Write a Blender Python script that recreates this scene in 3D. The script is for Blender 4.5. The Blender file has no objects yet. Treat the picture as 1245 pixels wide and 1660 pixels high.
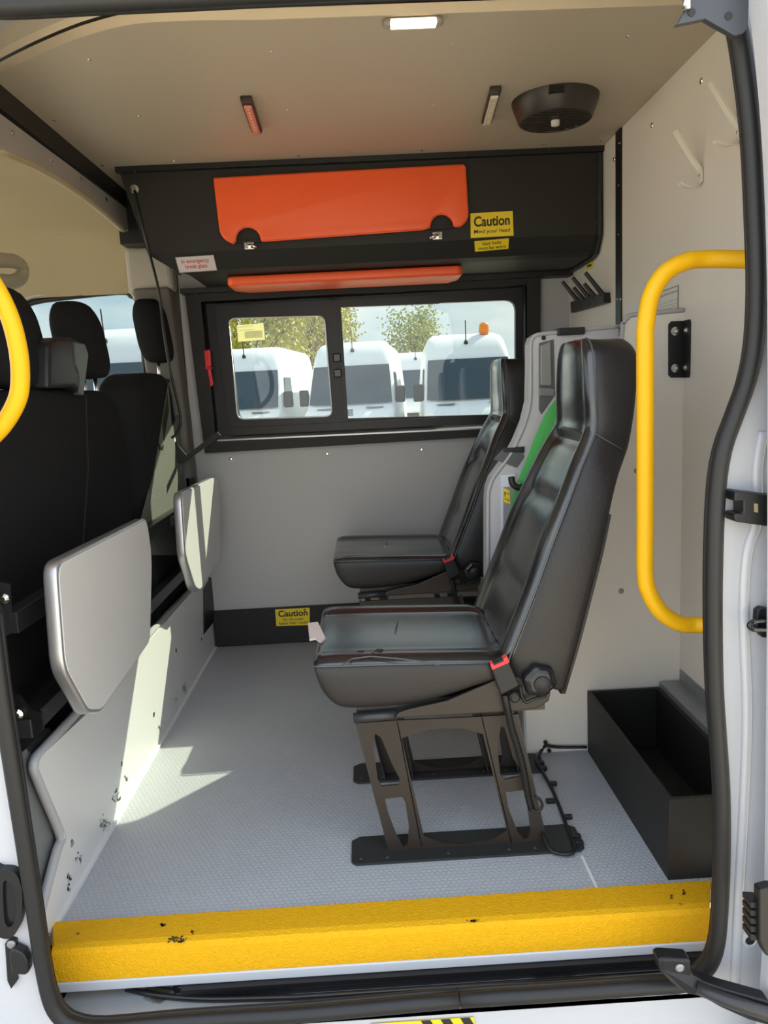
import bpy, bmesh, math, random
from mathutils import Vector, Matrix
from mathutils.geometry import tessellate_polygon
random.seed(7)
S = bpy.context.scene
COL = S.collection
# ------------------------------------------------------------------ camera
F = 1222.67; EYE = Vector((0, 0, 1.06))
RX = Vector((0.9983997847, -0.0276850372, -0.0493093157))
DN = Vector((-0.0530647426, -0.1572931397, -0.9861252463))
FW = Vector((0.0195448971, 0.9871638197, -0.1585105362))
cd = bpy.data.cameras.new('camera'); cam = bpy.data.objects.new('camera', cd); COL.objects.link(cam)
cd.sensor_fit = 'HORIZONTAL'; cd.sensor_width = 36.0; cd.lens = 36.0*F/1245.0
cd.clip_start = 0.02; cd.clip_end = 300
m3 = Matrix((RX, -DN, -FW)).transposed()
cam.matrix_world = Matrix.Translation(EYE) @ m3.to_4x4()
S.camera = cam
# ------------------------------------------------------------------ view, sky, sun
S.view_settings.view_transform = 'Standard'; S.view_settings.look = 'None'
S.view_settings.gamma = 1.0; S.view_settings.use_curve_mapping = False
S.view_settings.exposure = 1.62
w = bpy.data.worlds.new('sky'); S.world = w; w.use_nodes = True
nt = w.node_tree; nt.nodes.clear()
def N(t, **k):
    n = nt.nodes.new(t)
    for a, b in k.items(): setattr(n, a, b)
    return n
out = N('ShaderNodeOutputWorld'); bg = N('ShaderNodeBackground'); tc = N('ShaderNodeTexCoord')
sep = N('ShaderNodeSeparateXYZ'); nt.links.new(tc.outputs['Generated'], sep.inputs[0])
grad = N('ShaderNodeValToRGB'); nt.links.new(sep.outputs['Z'], grad.inputs[0])
grad.color_ramp.elements[0].position = 0.0; grad.color_ramp.elements[0].color = (0.50, 0.64, 0.74, 1)
grad.color_ramp.elements[1].position = 0.6; grad.color_ramp.elements[1].color = (0.46, 0.60, 0.84, 1)
mp = N('ShaderNodeMapping'); mp.inputs['Scale'].default_value = (2.2, 2.2, 6.0)
nt.links.new(tc.outputs['Generated'], mp.inputs[0])
nz = N('ShaderNodeTexNoise'); nz.inputs['Scale'].default_value = 1.6; nz.inputs['Detail'].default_value = 7
nt.links.new(mp.outputs[0], nz.inputs['Vector'])
cr = N('ShaderNodeValToRGB'); nt.links.new(nz.outputs['Fac'], cr.inputs[0])
cr.color_ramp.elements[0].position = 0.40; cr.color_ramp.elements[1].position = 0.62
mx = N('ShaderNodeMixRGB'); nt.links.new(cr.outputs[0], mx.inputs[0]); nt.links.new(grad.outputs[0], mx.inputs[1])
mx.inputs[2].default_value = (0.98, 0.97, 0.93, 1)
nt.links.new(mx.outputs[0], bg.inputs[0]); bg.inputs[1].default_value = 0.85
nt.links.new(bg.outputs[0], out.inputs[0])
sun = bpy.data.lights.new('sun', 'SUN'); sun.energy = 6.0; sun.angle = 0.006; sun.color = (1.0, 0.94, 0.74)
so = bpy.data.objects.new('sun', sun); COL.objects.link(so)
SUN_AZ = Vector((-0.67, -0.74)).normalized(); SUN_EL = math.radians(36)
sd = Vector((SUN_AZ.x*math.cos(SUN_EL), SUN_AZ.y*math.cos(SUN_EL), -math.sin(SUN_EL)))
so.rotation_euler = sd.to_track_quat('-Z', 'Y').to_euler(); so.location = (5, 8, 6)

# ------------------------------------------------------------------ helpers
def hit(x, y, ax, v):
    d = RX*((x-622.5)/F) + DN*((y-830)/F) + FW
    return EYE + d*((v-EYE[ax])/d[ax])
def PX(x, y, v): return hit(x, y, 0, v)
def PY(x, y, v): return hit(x, y, 1, v)
def PZ(x, y, v): return hit(x, y, 2, v)

MATS = {}
def mat(name, col, rough=0.5, metal=0.0, bump=None, var=None, spec=None, coat=0.0, emit=None, wear=None):
    if name in MATS: return MATS[name]
    m = bpy.data.materials.new(name); m.use_nodes = True; t = m.node_tree
    b = t.nodes['Principled BSDF']
    b.inputs['Base Color'].default_value = (*col, 1); b.inputs['Roughness'].default_value = rough
    b.inputs['Metallic'].default_value = metal
    if spec is not None: b.inputs['Specular IOR Level'].default_value = spec
    if coat: b.inputs['Coat Weight'].default_value = coat; b.inputs['Coat Roughness'].default_value = 0.25
    if emit: b.inputs['Emission Color'].default_value = (*emit[0], 1); b.inputs['Emission Strength'].default_value = emit[1]
    tc = t.nodes.new('ShaderNodeTexCoord')
    if var:                                            # (scale, amount): soft colour mottling
        n = t.nodes.new('ShaderNodeTexNoise'); n.inputs['Scale'].default_value = var[0]; n.inputs['Detail'].default_value = 5
        t.links.new(tc.outputs['Object'], n.inputs['Vector'])
        r = t.nodes.new('ShaderNodeMixRGB'); t.links.new(n.outputs['Fac'], r.inputs[0])
        r.inputs[1].default_value = (*[c*(1-var[1]) for c in col], 1); r.inputs[2].default_value = (*[min(1, c*(1+var[1])) for c in col], 1)
        t.links.new(r.outputs[0], b.inputs['Base Color'])
        if wear:                                       # (scale, threshold, colour): scuffs
            n2 = t.nodes.new('ShaderNodeTexNoise'); n2.inputs['Scale'].default_value = wear[0]; n2.inputs['Detail'].default_value = 8
            t.links.new(tc.outputs['Object'], n2.inputs['Vector'])
            c2 = t.nodes.new('ShaderNodeValToRGB'); c2.color_ramp.elements[0].position = wear[1]; c2.color_ramp.elements[1].position = wear[1]+0.03
            t.links.new(n2.outputs['Fac'], c2.inputs[0])
            r2 = t.nodes.new('ShaderNodeMixRGB'); t.links.new(c2.outputs[0], r2.inputs[0]); t.links.new(r.outputs[0], r2.inputs[1])
            r2.inputs[2].default_value = (*wear[2], 1); t.links.new(r2.outputs[0], b.inputs['Base Color'])
    if bump:                                           # (kind, scale, strength, distance)
        k, sc, st, di = bump
        if k == 'noise':
            n = t.nodes.new('ShaderNodeTexNoise'); n.inputs['Scale'].default_value = sc; n.inputs['Detail'].default_value = 3; o = n.outputs['Fac']
        else:
            n = t.nodes.new('ShaderNodeTexVoronoi'); n.inputs['Scale'].default_value = sc; o = n.outputs['Distance']
        t.links.new(tc.outputs['Object'], n.inputs['Vector'])
        bp = t.nodes.new('ShaderNodeBump'); bp.inputs['Strength'].default_value = st; bp.inputs['Distance'].default_value = di
        t.links.new(o, bp.inputs['Height']); t.links.new(bp.outputs[0], b.inputs['Normal'])
    MATS[name] = m; return m
def glass(name, tint, gl):
    m = bpy.data.materials.new(name); m.use_nodes = True; t = m.node_tree; t.nodes.clear()
    o = t.nodes.new('ShaderNodeOutputMaterial'); a = t.nodes.new('ShaderNodeBsdfTransparent'); g = t.nodes.new('ShaderNodeBsdfGlossy')
    a.inputs[0].default_value = (*tint, 1); g.inputs['Roughness'].default_value = 0.02
    x = t.nodes.new('ShaderNodeMixShader'); x.inputs[0].default_value = gl
    t.links.new(a.outputs[0], x.inputs[1]); t.links.new(g.outputs[0], x.inputs[2]); t.links.new(x.outputs[0], o.inputs[0])
    MATS[name] = m; return m

WL = {}
def obj(name, verts, faces, m, parent=None, smooth=False, sub=0, bevel=0):
    vs = [Vector(v) for v in verts]
    lo = [min(v[i] for v in vs) for i in range(3)]; hi = [max(v[i] for v in vs) for i in range(3)]
    c = Vector(((lo[0]+hi[0])/2, (lo[1]+hi[1])/2, lo[2]))
    me = bpy.data.meshes.new(name); me.from_pydata([v-c for v in vs], [], faces)
    bm = bmesh.new(); bm.from_mesh(me); bmesh.ops.recalc_face_normals(bm, faces=bm.faces)
    if bevel:
        ed = [e for e in bm.edges if len(e.link_faces) == 2 and e.calc_face_angle(0) > 0.6]
        bmesh.ops.bevel(bm, geom=ed, offset=bevel, segments=3, profile=0.5, affect='EDGES', clamp_overlap=True)
    bm.to_mesh(me); bm.free()
    me.materials.append(m)
    o = bpy.data.objects.new(name, me); COL.objects.link(o); o.location = c; WL[o.name] = c
    if parent: o.parent = parent; o.matrix_parent_inverse = Matrix.Translation(-WL[parent.name])
    if smooth:
        for p in me.polygons: p.use_smooth = True
        if bevel or smooth == 'a': me.set_sharp_from_angle(angle=0.7)
    if sub:
        s = o.modifiers.new('sub', 'SUBSURF'); s.levels = sub; s.render_levels = sub
    return o
def thing(name, loc, label, cat, group=None):
    o = bpy.data.objects.new(name, None); COL.objects.link(o); o.location = loc; o.empty_display_size = 0.05
    WL[o.name] = Vector(loc); return tag(o, label, cat, group)
def tag(o, label, cat, group=None):
    o['label'] = label; o['category'] = cat
    if group: o['group'] = group
    return o
def struct(o, label=None, cat=None):
    o['kind'] = 'structure'
    if label: o['label'] = label
    if cat: o['category'] = cat
    return o
def copy_tree(o, d, parent=None, skip=()):
    c = o.copy(); COL.objects.link(c)
    if parent is not None: mi = o.matrix_parent_inverse.copy(); c.parent = parent; c.matrix_parent_inverse = mi
    if parent is None: c.location = o.location + Vector(d)
    WL[c.name] = WL[o.name] + Vector(d) if parent is None else WL[o.name]
    for ch in [x for x in bpy.data.objects if x.parent == o and not any(x.name.startswith(k) for k in skip)]:
        copy_tree(ch, d, c, skip)
    return c
class MB:
    def __init__(s): s.v = []; s.f = []
    def add(s, v, f):
        n = len(s.v); s.v += [Vector(x) for x in v]; s.f += [tuple(i+n for i in q) for q in f]; return s
    def box(s, a, b):
        x0, y0, z0 = a; x1, y1, z1 = b
        return s.add([(x0,y0,z0),(x1,y0,z0),(x1,y1,z0),(x0,y1,z0),(x0,y0,z1),(x1,y0,z1),(x1,y1,z1),(x0,y1,z1)],
                     [(0,3,2,1),(4,5,6,7),(0,1,5,4),(1,2,6,5),(2,3,7,6),(3,0,4,7)])
    def prism(s, pts, off, holes=()):
        off = Vector(off); polys = [list(map(Vector, pts))] + [list(map(Vector, h)) for h in holes]
        flat = [p for q in polys for p in q]; n = len(flat)
        if holes:
            tr = tessellate_polygon(polys); top = [tuple(t) for t in tr]; bot = [tuple(i+n for i in reversed(t)) for t in tr]
        else:
            top = [tuple(range(n))]; bot = [tuple(range(2*n-1, n-1, -1))]
        sides = []; k = 0
        for q in polys:
            L = len(q)
            for i in range(L):
                a, b = k+i, k+(i+1) % L
                sides.append((a, b, b+n, a+n))
            k += L
        return s.add(flat + [p+off for p in flat], top+bot+sides)
    def tube(s, path, r, n=10, flat=None, cap=True):
        path = [Vector(p) for p in path]; rings = []; up = None
        for i, p in enumerate(path):
            t = (path[min(i+1, len(path)-1)] - path[max(i-1, 0)])
            t = t.normalized() if t.length > 1e-9 else Vector((0,0,1))
            if up is None:
                up = Vector((0,0,1)) if abs(t.z) < 0.9 else Vector((0,1,0))
            a = t.cross(up)
            if a.length < 1e-6: a = t.cross(Vector((1,0,0)))
            a.normalize(); b = a.cross(t).normalized(); up = b
            rr = r[i] if isinstance(r, (list, tuple)) else r
            rings.append([p + a*math.cos(2*math.pi*k/n)*rr + b*math.sin(2*math.pi*k/n)*rr*(flat or 1) for k in range(n)])
        return s.loft(rings, cap)
    def loft(s, rings, cap=True):
        n = len(rings[0]); v = [p for r in rings for p in r]; f = []
        for i in range(len(rings)-1):
            for k in range(n):
                f.append((i*n+k, i*n+(k+1) % n, (i+1)*n+(k+1) % n, (i+1)*n+k))
        if cap: f.append(tuple(range(n-1, -1, -1))); f.append(tuple((len(rings)-1)*n+k for k in range(n)))
        return s.add(v, f)
    def lathe(s, c, axis, prof, n=24, lobes=0, amp=0):
        c = Vector(c); ax = Vector(axis).normalized()
        a = ax.orthogonal().normalized(); b = ax.cross(a); rings = []
        for h, r in prof:
            rings.append([c + ax*h + (a*math.cos(q)+b*math.sin(q))*r*(1+(amp*math.cos(lobes*q) if lobes else 0)) for q in [2*math.pi*k/n for k in range(n)]])
        return s.loft(rings, True)
    def build(s, name, m, parent=None, **k): return obj(name, s.v, s.f, m, parent, **k)
def smooth_path(pts, n=6):
    pts = [Vector(p) for p in pts]; o = []
    for i in range(len(pts)-1):
        p0, p1, p2, p3 = pts[max(i-1,0)], pts[i], pts[i+1], pts[min(i+2, len(pts)-1)]
        for k in range(n):
            t = k/n
            o.append(0.5*((2*p1)+(p2-p0)*t+(2*p0-5*p1+4*p2-p3)*t*t+(3*p1-p0-3*p2+p3)*t**3))
    return o+[pts[-1]]
def rrect(u0, v0, u1, v1, r, n=5):
    o = []
    for cx, cy, a0 in ((u1-r, v1-r, 0), (u0+r, v1-r, 90), (u0+r, v0+r, 180), (u1-r, v0+r, 270)):
        for k in range(n+1):
            a = math.radians(a0+90*k/n); o.append((cx+r*math.cos(a), cy+r*math.sin(a)))
    return o
def lettering(txt, TL, TR, BL, m, parent, lift=0.0012, bold=0.0):
    cu = bpy.data.curves.new('t', 'FONT'); cu.body = txt; cu.align_x = 'CENTER'; cu.space_line = 0.95; cu.offset = bold
    o = bpy.data.objects.new('t', cu); COL.objects.link(o)
    me = bpy.data.meshes.new_from_object(o.evaluated_get(bpy.context.evaluated_depsgraph_get()))
    vs = [v.co.copy() for v in me.vertices]; fs = [tuple(p.vertices) for p in me.polygons]
    bpy.data.objects.remove(o); bpy.data.meshes.remove(me)
    x0 = min(v.x for v in vs); x1 = max(v.x for v in vs); y0 = min(v.y for v in vs); y1 = max(v.y for v in vs)
    TL, TR, BL = Vector(TL), Vector(TR), Vector(BL); U = TR-TL; V = TL-BL; nn = U.cross(V).normalized()*lift
    return obj('lettering', [BL+nn+U*((v.x-x0)/(x1-x0))+V*((v.y-y0)/(y1-y0)) for v in vs], fs, m, parent)
def sticker(name, quad, m, lines, label, cat='sticker', th=0.001, border=None):
    TL, TR, BR, BL = [Vector(q) for q in quad]; n = (TR-TL).cross(TL-BL).normalized()
    t = thing(name, (BL+BR)/2, label, cat)
    MB().prism([TL+n*th, TR+n*th, BR+n*th, BL+n*th], -n*th).build('backing', m, t)
    U = TR-TL; V = BL-TL
    for txt, x0, x1, y0, y1, mm in lines:
        lettering(txt, TL+U*x0+V*y0, TL+U*x1+V*y0, TL+U*x0+V*y1, mm, t, th+0.0008, 0.025 if txt == 'Caution' else 0.008)
    if border:
        b = MB(); e = 0.02
        for p, q in ((TL, TR), (TR, BR), (BR, BL), (BL, TL)):
            b.tube([p+n*th, q+n*th], 0.0012, 4)
        b.build('border', border, t)
    return t
def screw(p, n, parent, m, r=0.006, name='screw'):
    p = Vector(p); n = Vector(n)
    return MB().lathe(p - n*0.001, n, [(0, r), (0.002, r), (0.0035, r*0.75), (0.004, r*0.3)], 10).build(name, m, parent)

# ------------------------------------------------------------------ materials
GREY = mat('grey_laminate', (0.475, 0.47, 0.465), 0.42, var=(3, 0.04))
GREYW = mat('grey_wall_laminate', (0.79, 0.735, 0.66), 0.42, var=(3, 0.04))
PANELW = mat('pale_grey_panel', (0.69, 0.69, 0.68), 0.38, var=(3, 0.03), wear=(28, 0.74, (0.12, 0.12, 0.12)))
CEIL = mat('ceiling_laminate', (0.50, 0.42, 0.315), 0.45, var=(2, 0.04))
BLACKT = mat('black_textured_board', (0.013, 0.012, 0.010), 0.6, bump=('noise', 220, 0.25, 0.002))
BLACKP = mat('black_plastic', (0.008, 0.008, 0.009), 0.45)
BLACKG = mat('black_gloss_plastic', (0.012, 0.012, 0.014), 0.18)
RUBBER = mat('rubber', (0.013, 0.013, 0.013), 0.5)
LEATHER = mat('black_leather', (0.014, 0.014, 0.015), 0.20, bump=('vor', 420, 0.14, 0.0010), spec=0.9, coat=0.5)
LEATHERS = mat('dark_side_leather', (0.016, 0.014, 0.014), 0.42, bump=('vor', 420, 0.28, 0.0012))
STITCH = mat('grey_stitching', (0.09, 0.09, 0.095), 0.6)
FABRIC = mat('black_seat_fabric', (0.016, 0.016, 0.017), 0.95, bump=('noise', 600, 0.4, 0.002), spec=0.1)
FABG = mat('grey_flecked_fabric', (0.13, 0.135, 0.11), 0.95, bump=('noise', 500, 0.5, 0.003), var=(260, 0.85))
STEEL = mat('black_painted_steel', (0.026, 0.018, 0.013), 0.42, var=(8, 0.2))
STEELD = mat('dark_steel', (0.030, 0.030, 0.032), 0.35)
PLATE = mat('floor_plate_black', (0.022, 0.023, 0.022), 0.55, bump=('noise', 300, 0.2, 0.001))
ALU = mat('aluminium', (0.60, 0.60, 0.61), 0.35, 0.85)
GALV = mat('galvanised', (0.33, 0.34, 0.35), 0.45, 0.6, var=(20, 0.15))
CHROME = mat('zinc', (0.75, 0.75, 0.72), 0.22, 1.0)
YELLOW = mat('yellow_powder_coat', (0.83, 0.44, 0.004), 0.4, spec=0.3)
STEPY = mat('yellow_grit_step', (0.80, 0.41, 0.004), 0.75, spec=0.25, bump=('noise', 260, 0.7, 0.004), var=(90, 0.12), wear=(14, 0.735, (0.08, 0.07, 0.03)))
ORANGE = mat('orange_vinyl', (0.95, 0.125, 0.03), 0.45, bump=('vor', 500, 0.12, 0.001))
WHITE = mat('white_paint', (0.56, 0.57, 0.60), 0.25, coat=0.4)
WHITEV = mat('white_van_paint', (0.83, 0.85, 0.88), 0.3)
CREAM = mat('cream_edge', (0.84, 0.71, 0.52), 0.6, var=(12, 0.08))
HEADL = mat('beige_headliner', (0.42, 0.345, 0.215), 0.95, bump=('noise', 400, 0.3, 0.002), var=(3, 0.06))
TRIMG = mat('grey_brown_trim', (0.13, 0.118, 0.10), 0.55)
BEAMG = mat('grey_beam', (0.36, 0.335, 0.31), 0.45, var=(6, 0.08))
MOULD = mat('grey_moulding', (0.50, 0.49, 0.50), 0.45)
DGREY = mat('dark_grey_recess', (0.10, 0.10, 0.10), 0.45)
STY = mat('yellow_sticker', (0.90, 0.66, 0.02), 0.45)
STW = mat('white_sticker', (0.62, 0.56, 0.55), 0.5)
PAPER = mat('paper', (0.75, 0.74, 0.72), 0.6)
INK = mat('black_ink', (0.02, 0.02, 0.02), 0.6)
INKR = mat('red_ink', (0.55, 0.05, 0.05), 0.6)
INKG = mat('grey_ink', (0.2, 0.2, 0.2), 0.6)
RED = mat('red_plastic', (0.75, 0.03, 0.04), 0.35)
GREEN = mat('green_webbing', (0.10, 0.52, 0.13), 0.7, bump=('noise', 500, 0.3, 0.001))
LEDR = mat('pink_led_lens', (0.75, 0.25, 0.22), 0.25)
LEDW = mat('clear_led_lens', (0.70, 0.66, 0.60), 0.2)
LENS = mat('lit_lamp_lens', (0.9, 0.85, 0.7), 0.4, emit=((1.0, 0.86, 0.58), 0.9))
FAN = mat('brown_black_plastic', (0.030, 0.022, 0.018), 0.4)
WSCR = mat('tinted_windscreen', (0.035, 0.06, 0.085), 0.12, spec=0.45)
AMBER = mat('amber_lens', (0.9, 0.25, 0.02), 0.25)
GLASS = glass('window_glass', (0.60, 0.635, 0.615), 0.05)
LABEL = glass('translucent_label', (0.75, 0.72, 0.5), 0.4)
_g = LABEL.node_tree; _t = _g.nodes.new('ShaderNodeBsdfTranslucent'); _t.inputs[0].default_value = (.95, .9, .66, 1)
_x = [n for n in _g.nodes if n.type == 'MIX_SHADER'][0]; _g.links.new(_t.outputs[0], _x.inputs[2])
LEAFA = mat('yellow_green_leaves', (0.50, 0.45, 0.05), 0.7); LEAFB = mat('green_leaves', (0.34, 0.38, 0.06), 0.7)
BARK = mat('bark', (0.16, 0.12, 0.08), 0.9); GRASS = mat('dry_grass', (0.40, 0.38, 0.12), 0.9, var=(3, 0.3))
GRAVEL = mat('gravel', (0.52, 0.46, 0.37), 0.95, var=(6, 0.2), bump=('noise', 30, 0.4, 0.02))
FOAM = mat('torn_foam', (0.70, 0.58, 0.52), 0.9, bump=('noise', 200, 0.4, 0.003))
def floor_mat():
    m = mat('hex_vinyl_floor', (0.335, 0.345, 0.385), 0.40); t = m.node_tree; b = t.nodes['Principled BSDF']
    tc = t.nodes.new('ShaderNodeTexCoord')
    def vm(op, a, bb=None):
        n = t.nodes.new('ShaderNodeVectorMath'); n.operation = op; t.links.new(a, n.inputs[0])
        if isinstance(bb, tuple): n.inputs[1].default_value = bb
        return n
    q = math.sqrt(3); s = 1/0.0125
    sc = vm('MULTIPLY', tc.outputs['Object'], (s, s/q, 0)); ds = []
    for off in (0.0, 0.5):
        a = vm('ADD', sc.outputs[0], (off, off, 0)); fr = vm('FRACTION', a.outputs[0])
        c = vm('SUBTRACT', fr.outputs[0], (0.5, 0.5, 0)); d = vm('MULTIPLY', c.outputs[0], (1, q, 0)); l = vm('LENGTH', d.outputs[0]); ds.append(l)
    mn = t.nodes.new('ShaderNodeMath'); mn.operation = 'MINIMUM'; t.links.new(ds[0].outputs['Value'], mn.inputs[0]); t.links.new(ds[1].outputs['Value'], mn.inputs[1])
    st = t.nodes.new('ShaderNodeMapRange'); st.inputs[1].default_value = 0.38; st.inputs[2].default_value = 0.5; t.links.new(mn.outputs[0], st.inputs[0])
    bp = t.nodes.new('ShaderNodeBump'); bp.inputs['Strength'].default_value = 0.6; bp.inputs['Distance'].default_value = 0.0014; bp.invert = True
    t.links.new(st.outputs[0], bp.inputs['Height']); t.links.new(bp.outputs[0], b.inputs['Normal'])
    n = t.nodes.new('ShaderNodeTexNoise'); n.inputs['Scale'].default_value = 5; n.inputs['Detail'].default_value = 6; t.links.new(tc.outputs['Object'], n.inputs['Vector'])
    r = t.nodes.new('ShaderNodeMixRGB'); t.links.new(n.outputs['Fac'], r.inputs[0]); r.inputs[1].default_value = (0.41, 0.425, 0.455, 1); r.inputs[2].default_value = (0.47, 0.485, 0.51, 1)
    t.links.new(r.outputs[0], b.inputs['Base Color'])
    return m
FLOOR = floor_mat()

# ------------------------------------------------------------------ room shell
YF = 3.172; XR = 0.864; XL = -0.695; ZC = 1.845
fl = struct(MB().box((XL-0.01, 1.41, -0.03), (XR+0.01, YF+0.02, 0)).build('floor', FLOOR))
sm = MB(); a, b2 = PZ(943, 1388, 0.0), PZ(971, 1447, 0.0)
sm.prism([a+Vector((-.003,0,.0)), a+Vector((.003,0,0)), b2+Vector((.003,0,0)), b2+Vector((-.003,0,0))], (0, 0, 0.0012)); sm.build('floor_seam', PAPER, fl)
# ceiling panel with rounded front-left edge
front = [PZ(x, y, ZC) for x, y in ((0, 119), (7, 115), (50, 94), (101, 72), (152, 54), (216, 39), (303, 33.5), (420, 32))]
cp = [Vector((XR+.01, 1.752, ZC)), Vector((XR+.01, YF, ZC)), Vector((-0.852, YF, ZC)), Vector((-0.852, front[0].y+.02, ZC))] + smooth_path(front, 3)
ce = struct(MB().prism(cp, (0, 0, 0.018)).build('ceiling', CEIL))
ed = MB(); fp = smooth_path(front, 3)+[Vector((XR, 1.752, ZC))]
for i in range(len(fp)-1):
    a, b2 = fp[i], fp[i+1]; o1 = Vector((0, -0.004, -0.002))
    ed.add([a+o1, b2+o1, b2+o1+Vector((0,0,.022)), a+o1+Vector((0,0,.022)), a, b2, b2+Vector((0,0,.02)), a+Vector((0,0,.02))],
           [(0,1,2,3), (4,7,6,5), (0,4,5,1), (3,2,6,7)])
ed.build('ply_edge', CREAM, ce)
struct(MB().box((-2.2, 1.1, ZC+.06), (XR+.1, 3.35, ZC+.10)).build('trim_1', WHITE))          # roof skin
rl = MB(); rp = [p+Vector((0, -0.010, 0.024)) for p in fp]
for i in range(len(rp)-1):
    a, b2 = rp[i], rp[i+1]; d = Vector((0, -.03, 0)); u = Vector((0, 0, .06))
    rl.add([a, b2, b2+u, a+u, a+d, b2+d, b2+d+u, a+d+u], [(0,1,2,3), (4,7,6,5), (0,4,5,1), (3,2,6,7)])
struct(rl.build('trim_2', CREAM))
for x, y in ((145, 96), (88, 195), (226, 188), (166, 268), (283, 261), (440, 83), (466, 178), (484, 252), (730, 71), (702, 168), (684, 243), (881, 233), (1018, 58), (1047, 152), (974, 227)):
    screw(PZ(x, y, ZC), (0, 0, -1), ce, CHROME, 0.005)
# far wall (grey lining)
wx0 = -0.72
inner = [(-0.665, 0.885), (0.735, 0.885), (0.735, 1.475), (-0.665, 1.475)]
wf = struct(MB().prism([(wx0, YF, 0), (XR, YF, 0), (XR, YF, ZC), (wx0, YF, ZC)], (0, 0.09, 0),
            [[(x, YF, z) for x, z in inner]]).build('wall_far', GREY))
hp = MB().box((XL, YF-0.022, 0.002), (0.62, YF-.001, 0.16)).build('heater_panel', BLACKT, wf, bevel=.002)
for x, y in ((374, 744), (530, 736), (684, 729)): screw(PY(x, y, YF), (0, -1, 0), wf, CHROME, 0.007)
for x in (-.55, -.3, -.05, .2, .45): screw((x, YF-.022, .147), (0, -1, 0), hp, STEELD, .005); screw((x, YF-.022, .012), (0, -1, 0), hp, STEELD, .005)
# right wall
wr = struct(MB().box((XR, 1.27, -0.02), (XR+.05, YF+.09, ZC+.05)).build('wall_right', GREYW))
MB().prism([PX(1000, 210, XR), PX(1009, 206, XR), Vector((XR, PX(1009, 206, XR).y, 1.2)), Vector((XR, PX(1000, 210, XR).y, 1.2))], (-0.005, 0, 0)).build('joint_strip', BLACKP, wr)
for x, y in ((1004, 232), (1003, 300), (1003, 380), (1001, 485), (1006, 485)): screw(PX(x, y, XR-.005), (-1, 0, 0), wr, CHROME, .004)
for x, y in ((1137, 131), (1057, 203), (996, 258)): screw(PX(x, y, XR), (-1, 0, 0), wr, CHROME, .008)
# window surround and sliding window in the far wall
w1 = thing('window_1', (0.03, YF, 0.84), 'wide black framed sliding window in the far grey wall', 'window'); w1['kind'] = 'structure'
sur_o = [PY(x, y, 3.13) for x, y in ((299, 471), (877, 440), (875, 703), (332, 735))]
sur_i = [PY(x, y, 3.13) for x, y in ((328, 490), (852, 462), (851, 690), (350, 713))]
MB().prism(sur_o, (0, 0.041, 0), [sur_i]).build('surround', BLACKT, w1)
lin = MB()
for i in range(4):
    a, b2 = sur_i[i], sur_i[(i+1) % 4]; n = Vector((0, 0.11, 0)); cx = Vector((.03, 0, 1.18)); oa = (a-Vector((cx.x, a.y, cx.z))).normalized()*.006; ob = (b2-Vector((cx.x, b2.y, cx.z))).normalized()*.006
    lin.add([a, b2, b2+n, a+n, a+oa, b2+ob, b2+ob+n, a+oa+n], [(0,1,2,3), (4,7,6,5), (0,4,5,1), (3,2,6,7)])
lin.build('reveal', BLACKP, w1)
YW = 3.20
def q(pts, v=YW): return [PY(x, y, v) for x, y in pts]
def rquad(c, r, v, n=5):      # rounded quad from four pixel corners
    P4 = [PY(x, y, v) for x, y in c]; o = []
    for i in range(4):
        p, a, b = P4[i], P4[i-1], P4[(i+1) % 4]; da = (a-p).normalized()*r; db = (b-p).normalized()*r
        for k in range(n+1):
            t = k/n; o.append((p+da)*(1-t)**2 + p*2*t*(1-t) + (p+db)*t*t)
    return o
MB().prism(rquad(((316, 482), (872, 455), (872, 706), (336, 724)), .01, YW), (0, .03, 0), [rquad(((368, 505), (836, 486), (836, 671), (388, 683)), .045, YW)]).build('outer_frame', BLACKP, w1)
slf = MB().prism(rquad(((347, 499), (552, 491), (565, 692), (372, 701)), .012, YW-.022), (0, .018, 0), [rquad(((370, 516), (526, 512), (539, 675), (385, 680)), .03, YW-.022)]).build('sliding_frame', BLACKP, w1, bevel=0)
MB().prism(rquad(((370, 516), (526, 512), (539, 675), (385, 680)), .03, YW-.012), (0, .004, 0)).build('pane', GLASS, w1)
gk = rquad(((370, 516), (526, 512), (539, 675), (385, 680)), .03, YW-.024); MB().tube(gk+[gk[0]], .0035, 6).build('pane_gasket', ALU, slf, smooth=True)
MB().prism(q(((530, 500), (836, 487), (836, 671), (545, 683)), YW+.012), (0, .004, 0)).build('pane', GLASS, w1)
MB().prism(rquad(((531, 492), (545, 491), (556, 684), (541, 686)), .004, YW-.026), (0, .03, 0)).build('meeting_post', BLACKP, w1)
for y in (580, 605):
    c = PY(546 + (y-580)*.06, y, YW-.03); MB().box(c-Vector((.016, .008, .017)), c+Vector((.016, .006, .017))).build('catch', BLACKG, w1, bevel=.004)
MB().prism(q(((350, 495), (700, 478), (716, 486), (712, 492), (352, 506)), YW-.02), (0, .015, 0)).build('top_track', BLACKP, w1)
MB().prism(q(((372, 694), (712, 677), (718, 680), (700, 690), (376, 706)), YW-.03), (0, .025, 0)).build('bottom_track', BLACKP, w1)
sa, sb, = PY(352, 713, 3.128), PY(851, 690, 3.128)
MB().prism([sa, sb, sb+Vector((0, .075, .012)), sa+Vector((0, .075, .012))], (0, 0, -.006)).build('sill', mat('sill_aluminium', (.5, .52, .52), .3, .5), w1)
for x, y in ((318, 477), (385, 727), (530, 719), (685, 711), (345, 729), (850, 702), (860, 450)): screw(PY(x, y, 3.13), (0, -1, 0), w1, STEELD, .005)
for y0, x0 in ((489, 398), (482, 538)): MB().tube([PY(x0-6, y0+1, 3.125), PY(x0+6, y0, 3.125)], .005, 6).build('clip', BLACKP, w1)

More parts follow.
